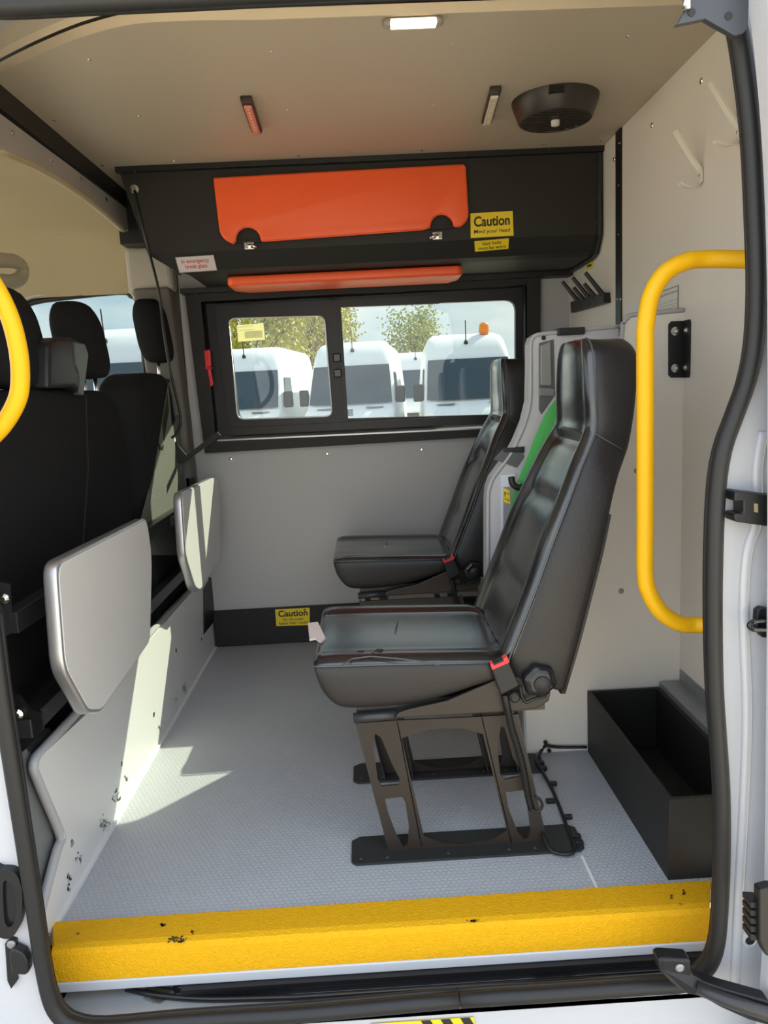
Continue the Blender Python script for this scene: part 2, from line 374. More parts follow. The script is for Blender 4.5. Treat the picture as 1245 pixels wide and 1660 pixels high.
# cab side of the shell: left low panel, beam, headliner, far door, pillar trim
LP = [(70, 1475), (98, 1385), (106, 1362), (103, 1345), (72, 1270), (62, 1243), (68, 1225), (143, 1155)]
lp = [PX(x, y, XL) for x, y in LP]; lp[0].z = .05
zt = 0.338
lp = [Vector((XL, 1.385, 0.0))] + lp + [Vector((XL, 2.3, zt)), Vector((XL, YF-.04, zt)), Vector((XL, YF-.04, 0))]
wl = struct(MB().prism(lp, (-0.02, 0, 0)).build('wall_left', PANELW, bevel=0))
MB().tube(smooth_path([p+Vector((-.01, 0, 0)) for p in lp[1:8]], 4)+[Vector((XL-.01, YF-.05, zt))], .0105, 8).build('edge_trim', mat('edge_trim', (.42, .42, .43), .35), wl, smooth=True)
for x, y in ((116, 1367), (197, 1240), (249, 1158), (285, 1055), (326, 1036)): screw(PX(x, y, XL), (1, 0, 0), wl, CHROME, .009)
MB().box((XL, 1.43, 0), (XL+.008, YF-.03, .008)).build('sealant', PAPER, wl)
pl = [PX(x, y, -.722) for x, y in ((40, 1212), (60, 1232), (84, 1270), (120, 1355), (90, 1450), (70, 1500), (58, 1440))]
struct(MB().prism(pl, (-.012, 0, 0)).build('trim_3', GALV))
bm_ = [(0, 184), (60, 229), (110, 266), (160, 304), (216, 346), (218, 383), (200, 368), (150, 324), (100, 289), (60, 266), (0, 240)]
bpts = [PX(x, y, -.85) for x, y in bm_]
bpts = [Vector((-.85, 1.3, 1.775))]+bpts+[Vector((-.85, 1.3, 1.69))]
tb = struct(MB().prism(bpts, (-.03, 0, 0)).build('trim_4', BEAMG))
for x, y in ((83, 259), (172, 323), (20, 215), (130, 290)): screw(PX(x, y, -.85), (1, 0, 0), tb, CHROME, .007)
struct(MB().prism([(-.845, 1.3, ZC+.01), (-.845, 2.72, ZC+.01), (-.845, 3.08, ZC), (-.845, 3.08, 1.785), (-.845, 1.3, 1.785)], (-.03, 0, 0)).build('trim_5', BLACKP))
hl = []
prof = [(1.3, 1.71), (2.2, 1.73), (2.7, 1.735), (2.9, 1.725), (3.02, 1.70), (3.10, 1.64), (3.15, 1.56), (3.19, 1.50)]
for y, z in smooth_path([Vector((0, a, b)) for a, b in prof], 4) and [(p.y, p.z) for p in smooth_path([Vector((0, a, b)) for a, b in prof], 4)]:
    hl.append((y, z))
hm = MB(); xs = (-.86, -2.1)
for i in range(len(hl)-1):
    (a, b), (c, d) = hl[i], hl[i+1]
    hm.add([(xs[0], a, b), (xs[0], c, d), (xs[1], c, d), (xs[1], a, b), (xs[0], a, b+.02), (xs[0], c, d+.02), (xs[1], c, d+.02), (xs[1], a, b+.02)], [(0,1,2,3), (4,7,6,5), (0,4,5,1), (3,2,6,7)])
he = struct(hm.build('trim_6', HEADL, smooth='a'))
arch = smooth_path([PX(x, y, -.86) for x, y in ((0, 244), (60, 270), (110, 300), (160, 337), (200, 372))], 5)
MB().tube(arch, .011, 8).build('arch_edge', HEADL, he, smooth=True)
struct(MB().box((-.95, 3.165, 1.56), (-.705, 3.20, 1.92)).build('trim_13', TRIMG))
struct(MB().box((-.885, 3.0, 1.655), (-.79, 3.16, 1.86)).build('trim_14', BLACKP))
# grab handle
gp = [PX(x, y, -1.02) for x, y in ((-30, 418), (0, 422), (22, 424), (33, 432), (34, 446), (24, 456), (0, 456), (-30, 450))]
tag(MB().tube(smooth_path(gp, 5), .022, 10).build('grab_handle', mat('beige_plastic', (.42, .38, .28), .5), smooth=True), 'beige plastic grab handle on the cab headliner beside the left headrest', 'handle')
# cab far door with window opening
dw = [PY(x, y, 3.2) for x, y in ((20, 497), (70, 487), (190, 474), (212, 480), (226, 500), (238, 640))]
dwh = [Vector((-1.9, 3.2, 1.47))]+dw+[Vector((dw[-1].x, 3.2, 1.02)), Vector((-1.9, 3.2, 1.02))]
d1 = thing('door_1', (-1.4, 3.2, -.2), 'far cab door with a large side window behind the headrests', 'door'); d1['kind'] = 'structure'
MB().prism([(-2.1, 3.2, -.3), (-.72, 3.2, -.3), (-.72, 3.2, 1.62), (-2.1, 3.2, 1.62)], (0, .06, 0), [dwh]).build('door_panel', TRIMG, d1)
MB().tube(smooth_path(dwh[:-2], 3), .011, 8).build('window_seal', BLACKP, d1, smooth=True)
MB().tube([p+Vector((.0, -.01, .022)) for p in smooth_path(dwh[:-3], 3)], .008, 8).build('frame_lip', mat('pale_trim', (.5, .48, .42), .5), d1, smooth=True)
MB().prism(dwh, (0, .004, 0)).build('pane', GLASS, d1)
bp_ = MB().loft([[Vector((x0, 3.05, z)), Vector((x1, 3.05, z)), Vector((x1, 3.16, z)), Vector((x0-.03, 3.19, z))] for z, x0, x1 in ((-.1, -.83, -.705), (.5, -.83, -.705), (1.0, -.84, -.712), (1.5, -.87, -.73))])
tp = struct(bp_.build('trim_7', TRIMG, bevel=.012, smooth=True))
MB().box((-.90, 3.08, 1.49), (-.72, 3.17, 1.66)).build('pillar_cap', mat('pale_trim2', (.42, .39, .33), .6), tp, bevel=.02)
MB().prism([PX(x, y, XL+.004) for x, y in ((331, 955), (350, 925), (357, 995), (331, 1028))], (-.012, 0, 0)).build('pillar_foot_cover', BLACKP, tp)
struct(MB().box((-2.1, 1.2, -.35), (XL-.03, 3.25, -.30)).build('trim_8', BLACKP))         # cab floor
struct(MB().box((-2.1, 1.22, -.3), (-.97, 1.27, 1.02)).build('trim_9', TRIMG))             # near cab door inner skin

# ------------------------------------------------------------------ near body side with the door opening
YS = 1.25
sealL = [(-14, 1000), (0, 1115), (20, 1245), (50, 1435), (68, 1555), (80, 1614), (94, 1644), (118, 1661), (165, 1667)]
sealB = [(280, 1657), (420, 1648), (500, 1643), (744, 1621), (900, 1611), (1050, 1600)]
sealR = [(1110, 1595), (1142, 1575), (1160, 1540), (1167, 1480), (1171, 1380), (1170, 1280), (1164, 1190), (1159, 1110), (1157, 1000), (1158, 900), (1162, 800), (1172, 730), (1192, 672), (1212, 615), (1224, 550), (1228, 460), (1225, 354), (1217, 202), (1199, 62), (1188, 15)]
sp = [PY(x, y, YS) for x, y in sealL+sealB+sealR]
top = [PY(1165, -20, YS), PY(1100, -30, YS), PY(740, -24, YS), PY(600, -18, YS), PY(420, -10, YS), PY(300, -4, YS), PY(150, 3, YS), PY(0, 11, YS)]
lft = [Vector((-.66, YS, 1.66)), Vector((-.72, YS, 1.60)), Vector((-.74, YS, 1.45)), Vector((-.70, YS, 1.0))]
loop = smooth_path(sp, 3)+smooth_path(top, 3)+lft
hole = [p+Vector((0, .012, 0))+Vector((p.x, 0, p.z-.8)).normalized()*(-.005 if p.z < .02 else .003) for p in loop]
cen = Vector((0, YS, .8))
outer = [(-2.1, 1.262, -.62), (1.5, 1.262, -.62), (1.5, 1.262, 1.95), (-2.1, 1.262, 1.95)]
wn = struct(MB().prism(outer, (0, .006, 0), [hole]).build('wall_near', WHITE))
sl = thing('trim_10', (0, YS, -.08), 'black rubber weather seal running around the sliding door opening', 'seal'); sl['kind'] = 'structure'
i_b = len(smooth_path(sealL_p := [PY(x, y, YS) for x, y in sealL], 3))
def seal_run(pts, name): MB().tube(pts, .0145, 12).build(name, RUBBER, sl, smooth=True); MB().tube([p+Vector((0, .014, 0))+(cen-p).normalized()*.007 for p in pts], .0065, 8).build('seal_lip', RUBBER, sl, smooth=True)
jt = smooth_path(sp, 3); k = min(range(len(jt)), key=lambda i: (jt[i]-PY(744, 1621, YS)).length)
seal_run(jt[:k+1], 'seal_run'); seal_run([jt[k]+Vector((.0015, 0, 0))]+jt[k+1:], 'seal_run'); seal_run(smooth_path([jt[-1]]+top+lft+[jt[0]], 3), 'seal_run')
# outer jamb relief on the right: folded pillar skin and the slid-back door edge
jm = MB()
jr = [(1185, 1600), (1190, 1480), (1200, 1300), (1205, 1150), (1200, 1000), (1205, 900), (1222, 840), (1222, 760), (1232, 700)]
jm.tube(smooth_path([PY(x+6, y, 1.262) for x, y in jr], 4), [.010]*(len(jr)*4-3), 8, flat=.6)
jm.build('jamb_fold', WHITE, wn, smooth=True)
sdr = thing('sliding_door', (0.75, 1.1, -.5), 'white edge of the slid-back side door at the right edge', 'door')
dp = [PY(x, y, 1.205) for x, y in ((1212, -40), (1214, 10), (1226, 120), (1236, 250), (1242, 400), (1244, 600), (1243, 1000), (1239, 1430), (1234, 1560), (1226, 1660), (1218, 1760))]
dp = smooth_path(dp, 3)
MB().prism(dp+[Vector((1.35, 1.13, dp[-1].z)), Vector((1.35, 1.13, dp[0].z))], (0, -.05, 0)).build('door_skin', WHITE, sdr, bevel=0)
MB().tube([p+Vector((.007, -.003, 0)) for p in dp], .006, 8).build('door_hem', WHITE, sdr, smooth=True)
# sill under the seal and stepwell tray
tr = struct(MB().box((-.66, 1.262, -.115), (.68, 1.42, -.105)).build('trim_11', mat('stained_tray', (.40, .43, .45), .35, .3, var=(6, .25), wear=(5, .62, (.12, .11, .08)))))
tk = thing('door_track', (0.1, 1.3, -.105), 'black lower sliding door track below the yellow step', 'track')
curve = [PZ(x, y, -.10) for x, y in ((205, 1603), (260, 1614), (340, 1620), (480, 1617))]
MB().tube(smooth_path(curve, 5)+[PZ(1090, 1577, -.10)], .006, 6).build('track_lip', BLACKG, tk, smooth=True)
MB().tube([p+Vector((0, .02, .006)) for p in smooth_path(curve, 5)]+[PZ(1090, 1577, -.10)+Vector((0, .02, .006))], .006, 6).build('track_lip', BLACKP, tk, smooth=True)
MB().box((-.42, 1.325, -.105), (.64, 1.345, -.082)).build('track_channel', BLACKP, tk)
struct(MB().box((-.44, 1.345, -.105), (.70, 1.42, -.082)).build('trim_12', BLACKP))
# yellow step edge
st = thing('door_step', (0, 1.38, -.08), 'yellow grit step edge along the door threshold with white lower lip', 'step')
pr = [(1.43, .001), (1.43, .007), (1.362, .009), (1.350, .006), (1.343, -.002), (1.341, -.06), (1.347, -.06), (1.352, -.003)]
x0, x1 = -.692, .672
r0 = [Vector((-.700+.03*max(0, min(1, (1.43-y)/.05)) if z > -.005 else -.668, y, z)) for y, z in pr]
r1 = [Vector((.678-.038*max(0, min(1, (1.43-y)/.06)) if z > -.005 else .638, y, z)) for y, z in pr]
MB().loft([r0, r1]).build('grit_cover', STEPY, st)
MB().box((-.668, 1.338, -.082), (.64, 1.35, -.0605)).build('lower_lip', WHITE, st, bevel=.003)
hz = thing('hazard_tape', PY(720, 1655, 1.26), 'black and yellow striped tape on the white sill', 'tape')
tq = [PY(x, y, 1.259) for x, y in ((600, 1660), (768, 1649), (771, 1665), (604, 1676))]
MB().prism(tq, (0, .001, 0)).build('tape', STY, hz)
for u in (.49, .68, .87):
    A = tq[0].lerp(tq[1], u); B = tq[0].lerp(tq[1], u+.09); C = tq[3].lerp(tq[2], u+.13); D = tq[3].lerp(tq[2], u+.04)
    MB().prism([p+Vector((0, -.001, 0)) for p in (A, B, C, D)], (0, .0008, 0)).build('stripe', INK, hz)

# ------------------------------------------------------------------ passenger seats
YC = 1.75
seat = thing('passenger_seat', (0.18, YC, 0), 'nearer black leather seat with a torn cushion and green belt, beside the yellow step', 'seat', 'black folding passenger seats')
def pc(pts, w): return [PY(x, y, YC-w) for x, y in pts]
# cushion: stations from front to back, near-side top seam and bottom edge traced on the side plane
cw = .218
stn = [((505, 1086), (509, 1100)), ((508, 1082), (520, 1122)), ((520, 1080), (545, 1149)), ((560, 1079), (572, 1150)), ((620, 1077), (628, 1148)),
       ((680, 1076), (686, 1139)), ((740, 1075), (744, 1122)), ((790, 1074), (790, 1102)), ((830, 1074), (830, 1092))]
rings = []
for i, (t, b) in enumerate(stn):
    T, B = PY(*t, YC-cw), PY(*b, YC-cw)
    fr = {0: .0, 1: .5}.get(i, 1.0); k = cw*(.94+.06*fr)
    xm = (T.x+B.x)/2
    def pt(y, z, u): return Vector((T.x*(1-u)+B.x*u, YC+y, z))
    zt, zb = T.z, B.z; zb = zb-.010*fr; h = zt-zb; c = .013*fr
    half = [(-k*.95, zb-.004, 1), (-k*1.0, zb+h*.15, .9), (-k*1.01, zb+h*.7, .3), (-k, zt, 0), (-k*.9, zt+c, 0), (-k*.76, zt+c*1.1, 0), (-k*.66, zt+c*.2, 0), (-k*.55, zt+c*.45, 0), (-k*.2, zt+c*.75, 0)]
    ring = [pt(*p) for p in half]+[pt(-y, z, u) for y, z, u in reversed(half)]
    rings.append(ring)
def two_tone(o, n, lo, hi):          # worn glossy seat faces, duller sides
    o.data.materials.append(LEATHERS)
    for i, p in enumerate(o.data.polygons): p.material_index = 0 if lo <= i % n < hi and i < len(o.data.polygons)-2 else 1
cu = MB().loft(rings).build('seat_cushion', LEATHER, seat, smooth=True, sub=2); two_tone(cu, 18, 3, 14)
MB().tube([r[3]+Vector((0, -.001, .0)) for r in rings[1:8]], .0022, 6).build('seam', STITCH, cu, smooth=True)
MB().tube([r[6]+Vector((0, 0, .001)) for r in rings[2:8]], .0016, 6).build('seam', LEATHERS, cu, smooth=True)
MB().tube([r[-7]+Vector((0, 0, .001)) for r in rings[2:8]], .0016, 6).build('seam', LEATHERS, cu, smooth=True)
cr_ = rings[4]; xm = .5*(rings[4][4].x+rings[5][4].x); zm = rings[4][8].z
MB().tube([Vector((xm-.01, YC-.09, zm-.008)), Vector((xm, YC, zm+.001)), Vector((xm+.012, YC+.10, zm-.008))], .0018, 6).build('seam', STITCH, cu, smooth=True)
# tears (only on the near seat)
tp_ = [PZ(x, y, .492) for x, y in ((500, 1022), (516, 1020), (528, 1040), (520, 1046), (512, 1040), (502, 1042))]
MB().prism([p+Vector((0, 0, .004+.010*(i in (0, 1)))) for i, p in enumerate(tp_)], (0, 0, .005)).build('torn_flap', FOAM, seat)
for x, y, s in ((584, 1059, .009), (614, 1057, .010), (604, 1062, .005)):
    c = PZ(x, y, .497); MB().prism([c+Vector((-s, -s*.5, .0)), c+Vector((s*.6, -s, 0)), c+Vector((s, s*.7, 0)), c+Vector((-s*.4, s, 0))], (0, 0, .004)).build('torn_hole', INK, seat)
MB().tube([PZ(x, y, .5) for x, y in ((553, 1079), (570, 1068), (600, 1064), (640, 1067), (680, 1072), (712, 1078))], .0016, 5).build('torn_crease', STITCH, seat)
# backrest
bst = [((945, 551), (1004, 548), .060), ((953, 550), (1022, 559), .100), ((961, 573), (1032, 585), .128), ((964, 635), (1028, 655), .145), ((966, 690), (1019, 715), .150), ((960, 715), (1010, 745), .160),
       ((942, 758), (1001, 772), .180), ((922, 812), (990, 818), .198), ((896, 880), (974, 895), .212), ((868, 958), (954, 975), .217), ((838, 1035), (934, 1052), .218), ((824, 1072), (922, 1092), .216), ((822, 1098), (912, 1126), .205)]
fine = []
Fp = smooth_path([PY(*s[0], YC-s[2]) for s in bst], 4); Bp = smooth_path([PY(*s[1], YC-s[2]) for s in bst], 4)
rb = []; seamp = []; inn = []; n = len(Fp)
for i in range(n):
    t = i/(n-1); f_, b_ = Fp[i], Bp[i]; k = YC-f_.y
    d2 = Vector((b_.x-f_.x, 0, b_.z-f_.z)); D = d2.length; d2.normalize()
    topf = min(1, i/8.0); bf = .018*topf
    def dent(t0, wd): 
        return math.exp(-((t-t0)/wd)**2)
    pan = .016*(1 if t > .41 else 0) + .012*dent(.43, .012) + .010*dent(.60, .014) + .010*dent(.77, .014)
    pan *= topf
    half = [(D+.007, -k*.45), (D+.007, -k*.90), (D+.004, -k*.985), (D-.010, -k*1.005), (D*.5, -k*1.015), (0.0, -k), (-bf, -k*.88), (-bf*.95, -k*.76), (-bf*.3+pan*.4, -k*.64), (-bf+pan, -k*.5), (-bf*1.15+pan, -k*.15)]
    ring = [Vector((f_.x, YC+y, f_.z))+d2*a for a, y in half]+[Vector((f_.x, YC-y, f_.z))+d2*a for a, y in reversed(half)]
    rb.append(ring); seamp.append(ring[5]); inn.append((ring[8], ring[-9]))
bk = MB().loft(rb).build('backrest', LEATHER, seat, smooth=True, sub=1); two_tone(bk, 22, 5, 16)
MB().tube([p+Vector((0, -.0012, 0)) for p in seamp[2:-2]], .0022, 6).build('seam', STITCH, bk, smooth=True)
i0 = int(.38*n); MB().tube([rb[i0][k]+Vector((0, -.001, 0)) for k in (5, 4, 3)], .0014, 6).build('seam', STITCH, bk, smooth=True)
for s in (0, 1): MB().tube([p[s]+Vector((-.0005, 0, 0)) for p in inn[int(.4*n):-2]], .0014, 6).build('seam', LEATHERS, bk, smooth=True)
bs = [Bp[i]+Vector((.001, .006, -.001)) for i in range(int(.60*n), n)]
shell = MB().loft([[p+Vector((-.004, .0, 0)), p+Vector((.007, .0, 0)), p+Vector((.007, 2*(YC-p.y)-.012, 0)), p+Vector((-.004, 2*(YC-p.y)-.012, 0))] for p in bs]).build('back_shell', BLACKP, seat)
# side bracket, recliner knob, buckle
YB = 1.545
def side(pts, y): return [PY(a, b, y) for a, b in pts]
br = [(640, 1165), (645, 1156), (662, 1150), (725, 1136), (790, 1108), (835, 1088), (870, 1092), (893, 1122), (890, 1137), (872, 1148), (840, 1153)]
bo = MB().prism(side(br, YB), (0, .012, 0)).build('side_bracket', STEEL, seat, bevel=.003)
o2 = bo.copy(); COL.objects.link(o2); o2.location.y = 2*YC-bo.location.y; WL[o2.name] = Vector(o2.location)
pb = PY(608, 1161, 1.56); MB().tube([PY(573, 1164, 1.56), PY(646, 1158, 1.56)], .011, 10).build('slide_rail', STEELD, seat, smooth=True)
MB().tube([PY(573, 1164, 1.56)+Vector((0, .38, 0)), PY(646, 1158, 1.56)+Vector((0, .38, 0))], .011, 10).build('slide_rail', STEELD, seat, smooth=True)
zb = PY(608, 1161, 1.56).z
MB().box((PY(578, 1166, 1.56).x, 1.57, zb-.012), (PY(885, 1150, 1.56).x, 1.94, zb+.03)).build('seat_pan', STEELD, seat)
kc = PY(872, 1100, 1.535)
kn = MB().lathe(kc, (0, -1, 0), [(-.01, .024), (0, .035), (.012, .036), (.022, .031), (.026, .022), (.026, .0205)], 36, 6, .06).build('recline_knob', BLACKG, seat, smooth='a')
MB().lathe(kc+Vector((0.004, -.027, -.004)), (0, -1, 0), [(-.004, .0185), (.002, .0185), (.004, .016)], 24).build('knob_cap', BLACKP, kn, smooth='a')
bq = [(794, 1079), (822, 1066), (843, 1112), (812, 1128)]
bkl = MB().prism(side(bq, 1.515), (0, .022, 0)).build('belt_buckle', BLACKP, seat, bevel=.004)
rq = [(795, 1077), (799, 1075), (801, 1079), (817, 1072), (816, 1068), (822, 1064), (826, 1074), (798, 1086)]
MB().prism(side(rq, 1.513), (0, .018, 0)).build('release_button', RED, bkl)
MB().lathe(PY(834, 1129, 1.53), (0, -1, 0), [(0, .012), (.006, .012), (.010, .008)], 16).build('bolt_cap', BLACKP, seat, smooth='a')
MB().tube(smooth_path([PY(x, y, 1.53) for x, y in ((843, 1112), (846, 1128), (853, 1138), (866, 1133), (885, 1128))], 5), .004, 6).build('wire_stay', BLACKP, seat, smooth=True)
# conduit with ribs
cpth = smooth_path([PY(x, y, v) for x, y, v in ((818, 1126, 1.53), (822, 1145, 1.53), (828, 1175, 1.54), (838, 1208, 1.55), (848, 1245, 1.56), (856, 1290, 1.57), (862, 1312, 1.57))], 14)
MB().tube(cpth, [.0085 if i % 2 else .0068 for i in range(len(cpth))], 8).build('corrugated_conduit', BLACKP, seat, smooth=True)
MB().tube(smooth_path([PY(x, y, 1.55) for x, y in ((862, 1312), (872, 1316), (879, 1306), (875, 1296), (867, 1291))], 4), .0035, 6).build('cable_loop', BLACKP, seat, smooth=True)
# leg frames with cut-outs
def leg_frame(y):
    o = [(576, 1173), (643, 1168), (712, 1165), (780, 1162), (838, 1158), (887, 1371), (830, 1374), (826, 1352), (800, 1364), (755, 1372), (715, 1369), (684, 1358), (685, 1386), (632, 1389)]
    hole1 = [(608, 1189), (618, 1196), (636, 1240), (648, 1262), (647, 1272), (618, 1275), (612, 1262), (606, 1215)]
    hole2 = [(624, 1295), (652, 1292), (657, 1300), (663, 1340), (661, 1370), (654, 1374), (642, 1352), (629, 1318)]
    hole3 = [(812, 1177), (818, 1180), (832, 1230), (846, 1250), (846, 1258), (818, 1264), (811, 1256), (806, 1210)]
    hole4 = [(820, 1284), (848, 1281), (853, 1290), (860, 1345), (857, 1358), (850, 1361), (840, 1350), (824, 1310)]
    mid = [(650, 1196), (680, 1185), (712, 1181), (750, 1181), (784, 1190), (826, 1351), (800, 1364), (755, 1372), (715, 1369), (684, 1358)]
    mid = [(651, 1197), (680, 1186), (712, 1181), (750, 1181), (783, 1190), (822, 1347), (800, 1360), (755, 1369), (715, 1366), (687, 1355)]
    o = o[:5]+[(887, 1371), (760, 1383), (632, 1389)]
    return MB().prism(side(o, 1.605), (0, .005, 0), [side(h, 1.605) for h in (hole1, hole2, hole3, hole4, mid)])
lf = leg_frame(1.605).build('leg_frame', STEEL, seat)
l2 = lf.copy(); COL.objects.link(l2); l2.location.y += .36; WL[l2.name] = Vector(l2.location)
for (x, y) in ((643, 1168), (683, 1386), (780, 1163), (831, 1374)):
    pass
for px0, px1 in (((643, 1170), (685, 1386)), ((780, 1163), (830, 1374)), ((577, 1173), (632, 1388)), ((838, 1158), (887, 1371))):
    A, B = PY(*px0, 1.605), PY(*px1, 1.605)
    for yy, dy in ((1.605, .03), (1.93, .04)):
        sft = Vector((0, yy-1.605, 0))
        MB().prism([A+sft, A+sft+Vector((.003, 0, 0)), B+sft+Vector((.003, 0, 0)), B+sft], (0, dy, 0)).build('leg_flange', STEELD, seat)
for yy in (1.563, 1.925):
    x0, x1 = -.083, .452
    MB().prism([(x0, yy+.012, .0005), (x0+.012, yy, .0005), (x1-.012, yy, .0005), (x1, yy+.012, .0005), (x1, yy+.09, .0005), (x1-.02, yy+.105, .0005), (x0+.02, yy+.105, .0005), (x0, yy+.09, .0005)], (0, 0, .006)).build('base_plate', PLATE, seat)
    for sx in (-.06, .0, .14, .28, .34): screw((sx, yy+.018, .0065), (0, 0, 1), seat, STEELD, .005, 'bolt')
seat2 = copy_tree(seat, (0.004, 1.0, 0), skip=('torn',))
seat2['label'] = 'farther black leather seat standing under the sliding window'
for o in list(bpy.data.objects):
    if o.parent == seat2 and o.name.startswith('corrugated'): pass

# floor cable with clips
fc = thing('floor_cable', PZ(900, 1310, 0), 'thin black cable clipped to the floor behind the nearer seat', 'cable')
pth = [PZ(880, 1352, .03), PZ(893, 1378, .012), PZ(920, 1385, .01), PZ(932, 1375, .012), PZ(922, 1348, .008), PZ(906, 1305, .006), PZ(893, 1275, .006), PZ(876, 1245, .012), PZ(870, 1232, .012), PZ(879, 1215, .01), PY(886, 1209, 2.03), PY(905, 1211, 2.03), PY(951, 1211, 2.025)]
MB().tube(smooth_path(pth, 5), .0045, 7).build('cable', BLACKP, fc, smooth=True)
for x, y in ((896, 1270), (892, 1298), (920, 1324), (934, 1356), (938, 1366), (876, 1237), (880, 1245)):
    c = PZ(x, y, .007); MB().box(c-Vector((.011, .006, .006)), c+Vector((.011, .006, .005))).build('clip', BLACKP, fc, bevel=.002)
for x, y in ((884, 1203), (890, 1216)):
    c = PY(x, y, 2.032); MB().lathe(c, (0, -1, 0), [(0, .006), (.006, .006), (.009, .003)], 10).build('clip', BLACKP, fc)

# ------------------------------------------------------------------ partition, moulding, right side
pt = thing('side_partition', (.64, 2.04, 0), 'pale grey upright side panel behind the nearer seat, against the rear wall', 'panel')
PT = [(.697, 1.18), (.69, .95), (.60, .72), (.46, .46), (.420, .3), (.418, 0.001), (XR, 0.001), (XR, 1.232), (.73, 1.226), (.712, 1.219), (.701, 1.205)]
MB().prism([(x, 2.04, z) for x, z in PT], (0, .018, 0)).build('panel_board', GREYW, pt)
MB().tube(smooth_path([Vector((x, 2.038, z)) for x, z in [(.69, .95), (.697, 1.18), (.701, 1.205), (.712, 1.219), (.73, 1.226), (XR, 1.232)]], 4), .006, 6).build('edge_trim', MATS['edge_trim'], pt, smooth=True)
MB().box((.412, 2.036, .002), (.419, 2.06, .3)).build('edge_trim', MOULD, pt)
for x, y in ((1032, 763), (1007, 958)): screw(PY(x, y, 2.04), (0, -1, 0), pt, GALV, .008)
ab = thing('angle_bracket', PY(1108, 612, 2.04), 'black angle bracket with four bolts joining grey panel to wall', 'bracket')
b1 = [PY(x, y, 2.036) for x, y in ((1084, 526), (1088, 521), (1109, 520), (1108, 612), (1088, 612), (1084, 608))]
MB().prism([Vector((min(p.x, XR-.001), p.y, p.z)) for p in b1], (0, .0035, 0)).build('bracket_leg', BLACKP, ab)
zz = (b1[0].z, b1[3].z); MB().prism([(XR-.004, 2.036, zz[0]+.008), (XR-.004, 2.0, zz[0]+.008), (XR-.004, 1.995, zz[0]), (XR-.004, 1.995, zz[1]+.008), (XR-.004, 2.0, zz[1]), (XR-.004, 2.036, zz[1])], (.0035, 0, 0)).build('bracket_leg', BLACKP, ab)
for x, y in ((1094, 537), (1094, 597)):
    c = PY(x, y, 2.036); MB().lathe(c, (0, -1, 0), [(0, .011), (.002, .011), (.003, .007), (.006, .005)], 14).build('bolt', CHROME, ab)
    MB().lathe((XR-.004, 2.015, c.z), (-1, 0, 0), [(0, .009), (.002, .009), (.003, .006), (.006, .004)], 14).build('bolt', CHROME, ab)
mo = thing('side_moulding', (.5, 2.1, .28), 'grey moulded plastic trim between the two seats with dark pocket and vent', 'trim panel')
ML = [(1003, 527), (950, 532), (900, 537), (868, 541), (860, 547), (857, 558), (857, 600), (856, 650), (848, 683), (836, 712), (824, 735), (808, 757), (796, 774), (790, 790), (788, 810), (788, 930)]
mp_ = [PY(x, y, 2.1) for x, y in ML]
mp_ = mp_+[Vector((.325, 2.1, .28)), Vector((mp_[0].x, 2.1, .28))]
MB().prism(mp_, (0, .05, 0)).build('moulding', MOULD, mo)
MB().tube(smooth_path([p+Vector((.005, -.001, -.003)) for p in mp_[:16]], 3), .006, 6).build('rim', MATS['edge_trim'], mo, smooth=True)
MB().prism([PY(x, y, 2.096) for x, y in ((874, 556), (898, 550), (900, 640), (878, 672), (874, 664))], (0, .006, 0)).build('vent_recess', DGREY, mo, bevel=.002)
MB().prism([PY(x, y, 2.090) for x, y in ((874, 628), (899, 630), (899, 642), (874, 642))], (0, .008, 0)).build('vent_bar', mat('mid_grey', (.2, .2, .2), .4), mo, bevel=.003)
MB().prism([PY(x, y, 2.088) for x, y in ((876, 560), (893, 553), (895, 625), (876, 625))], (0, .008, 0)).build('vent_lens', mat('mid_grey2', (.24, .24, .23), .3), mo, bevel=.004)
MB().lathe(PY(881, 548, 2.1), (0, -1, 0), [(0, .006), (.004, .006), (.006, .004)], 12).build('stud', BLACKP, mo)
a = PY(904, 544, 2.09); b2 = PY(948, 530, 2.09); MB().box((a.x, 2.085, a.z), (b2.x, 2.14, b2.z)).build('top_catch', BLACKP, mo, bevel=.003)
MB().prism([PY(x, y, 2.095) for x, y in ((801, 745), (816, 728), (840, 724), (850, 740), (838, 758))], (0, .008, 0)).build('pocket', DGREY, mo)
MB().prism([PY(x, y, 2.092) for x, y in ((814, 727), (850, 724), (850, 734), (818, 733))], (0, .010, 0)).build('pocket_lip', BLACKP, mo)
ip = [PY(x, y, 2.094) for x, y in ((812, 770), (835, 768), (835, 900), (812, 900))]
MB().prism(ip, (0, .008, 0)).build('inset_frame', mat('white_frame', (.65, .68, .74), .4), mo)
MB().prism([PY(x, y, 2.091) for x, y in ((816, 790), (834, 788), (834, 890), (816, 890))], (0, .006, 0)).build('inset_panel', mat('mid_grey3', (.27, .27, .28), .4), mo)
sticker('warning_sticker', [PY(x, y, 2.090) for x, y in ((816, 791), (826, 795), (827, 817), (817, 814))], STY, [('!', .1, .3, .2, .8, INK), ('===\n===', .45, .9, .2, .8, INK)], 'tiny yellow warning sticker on the grey moulding behind the green belt')
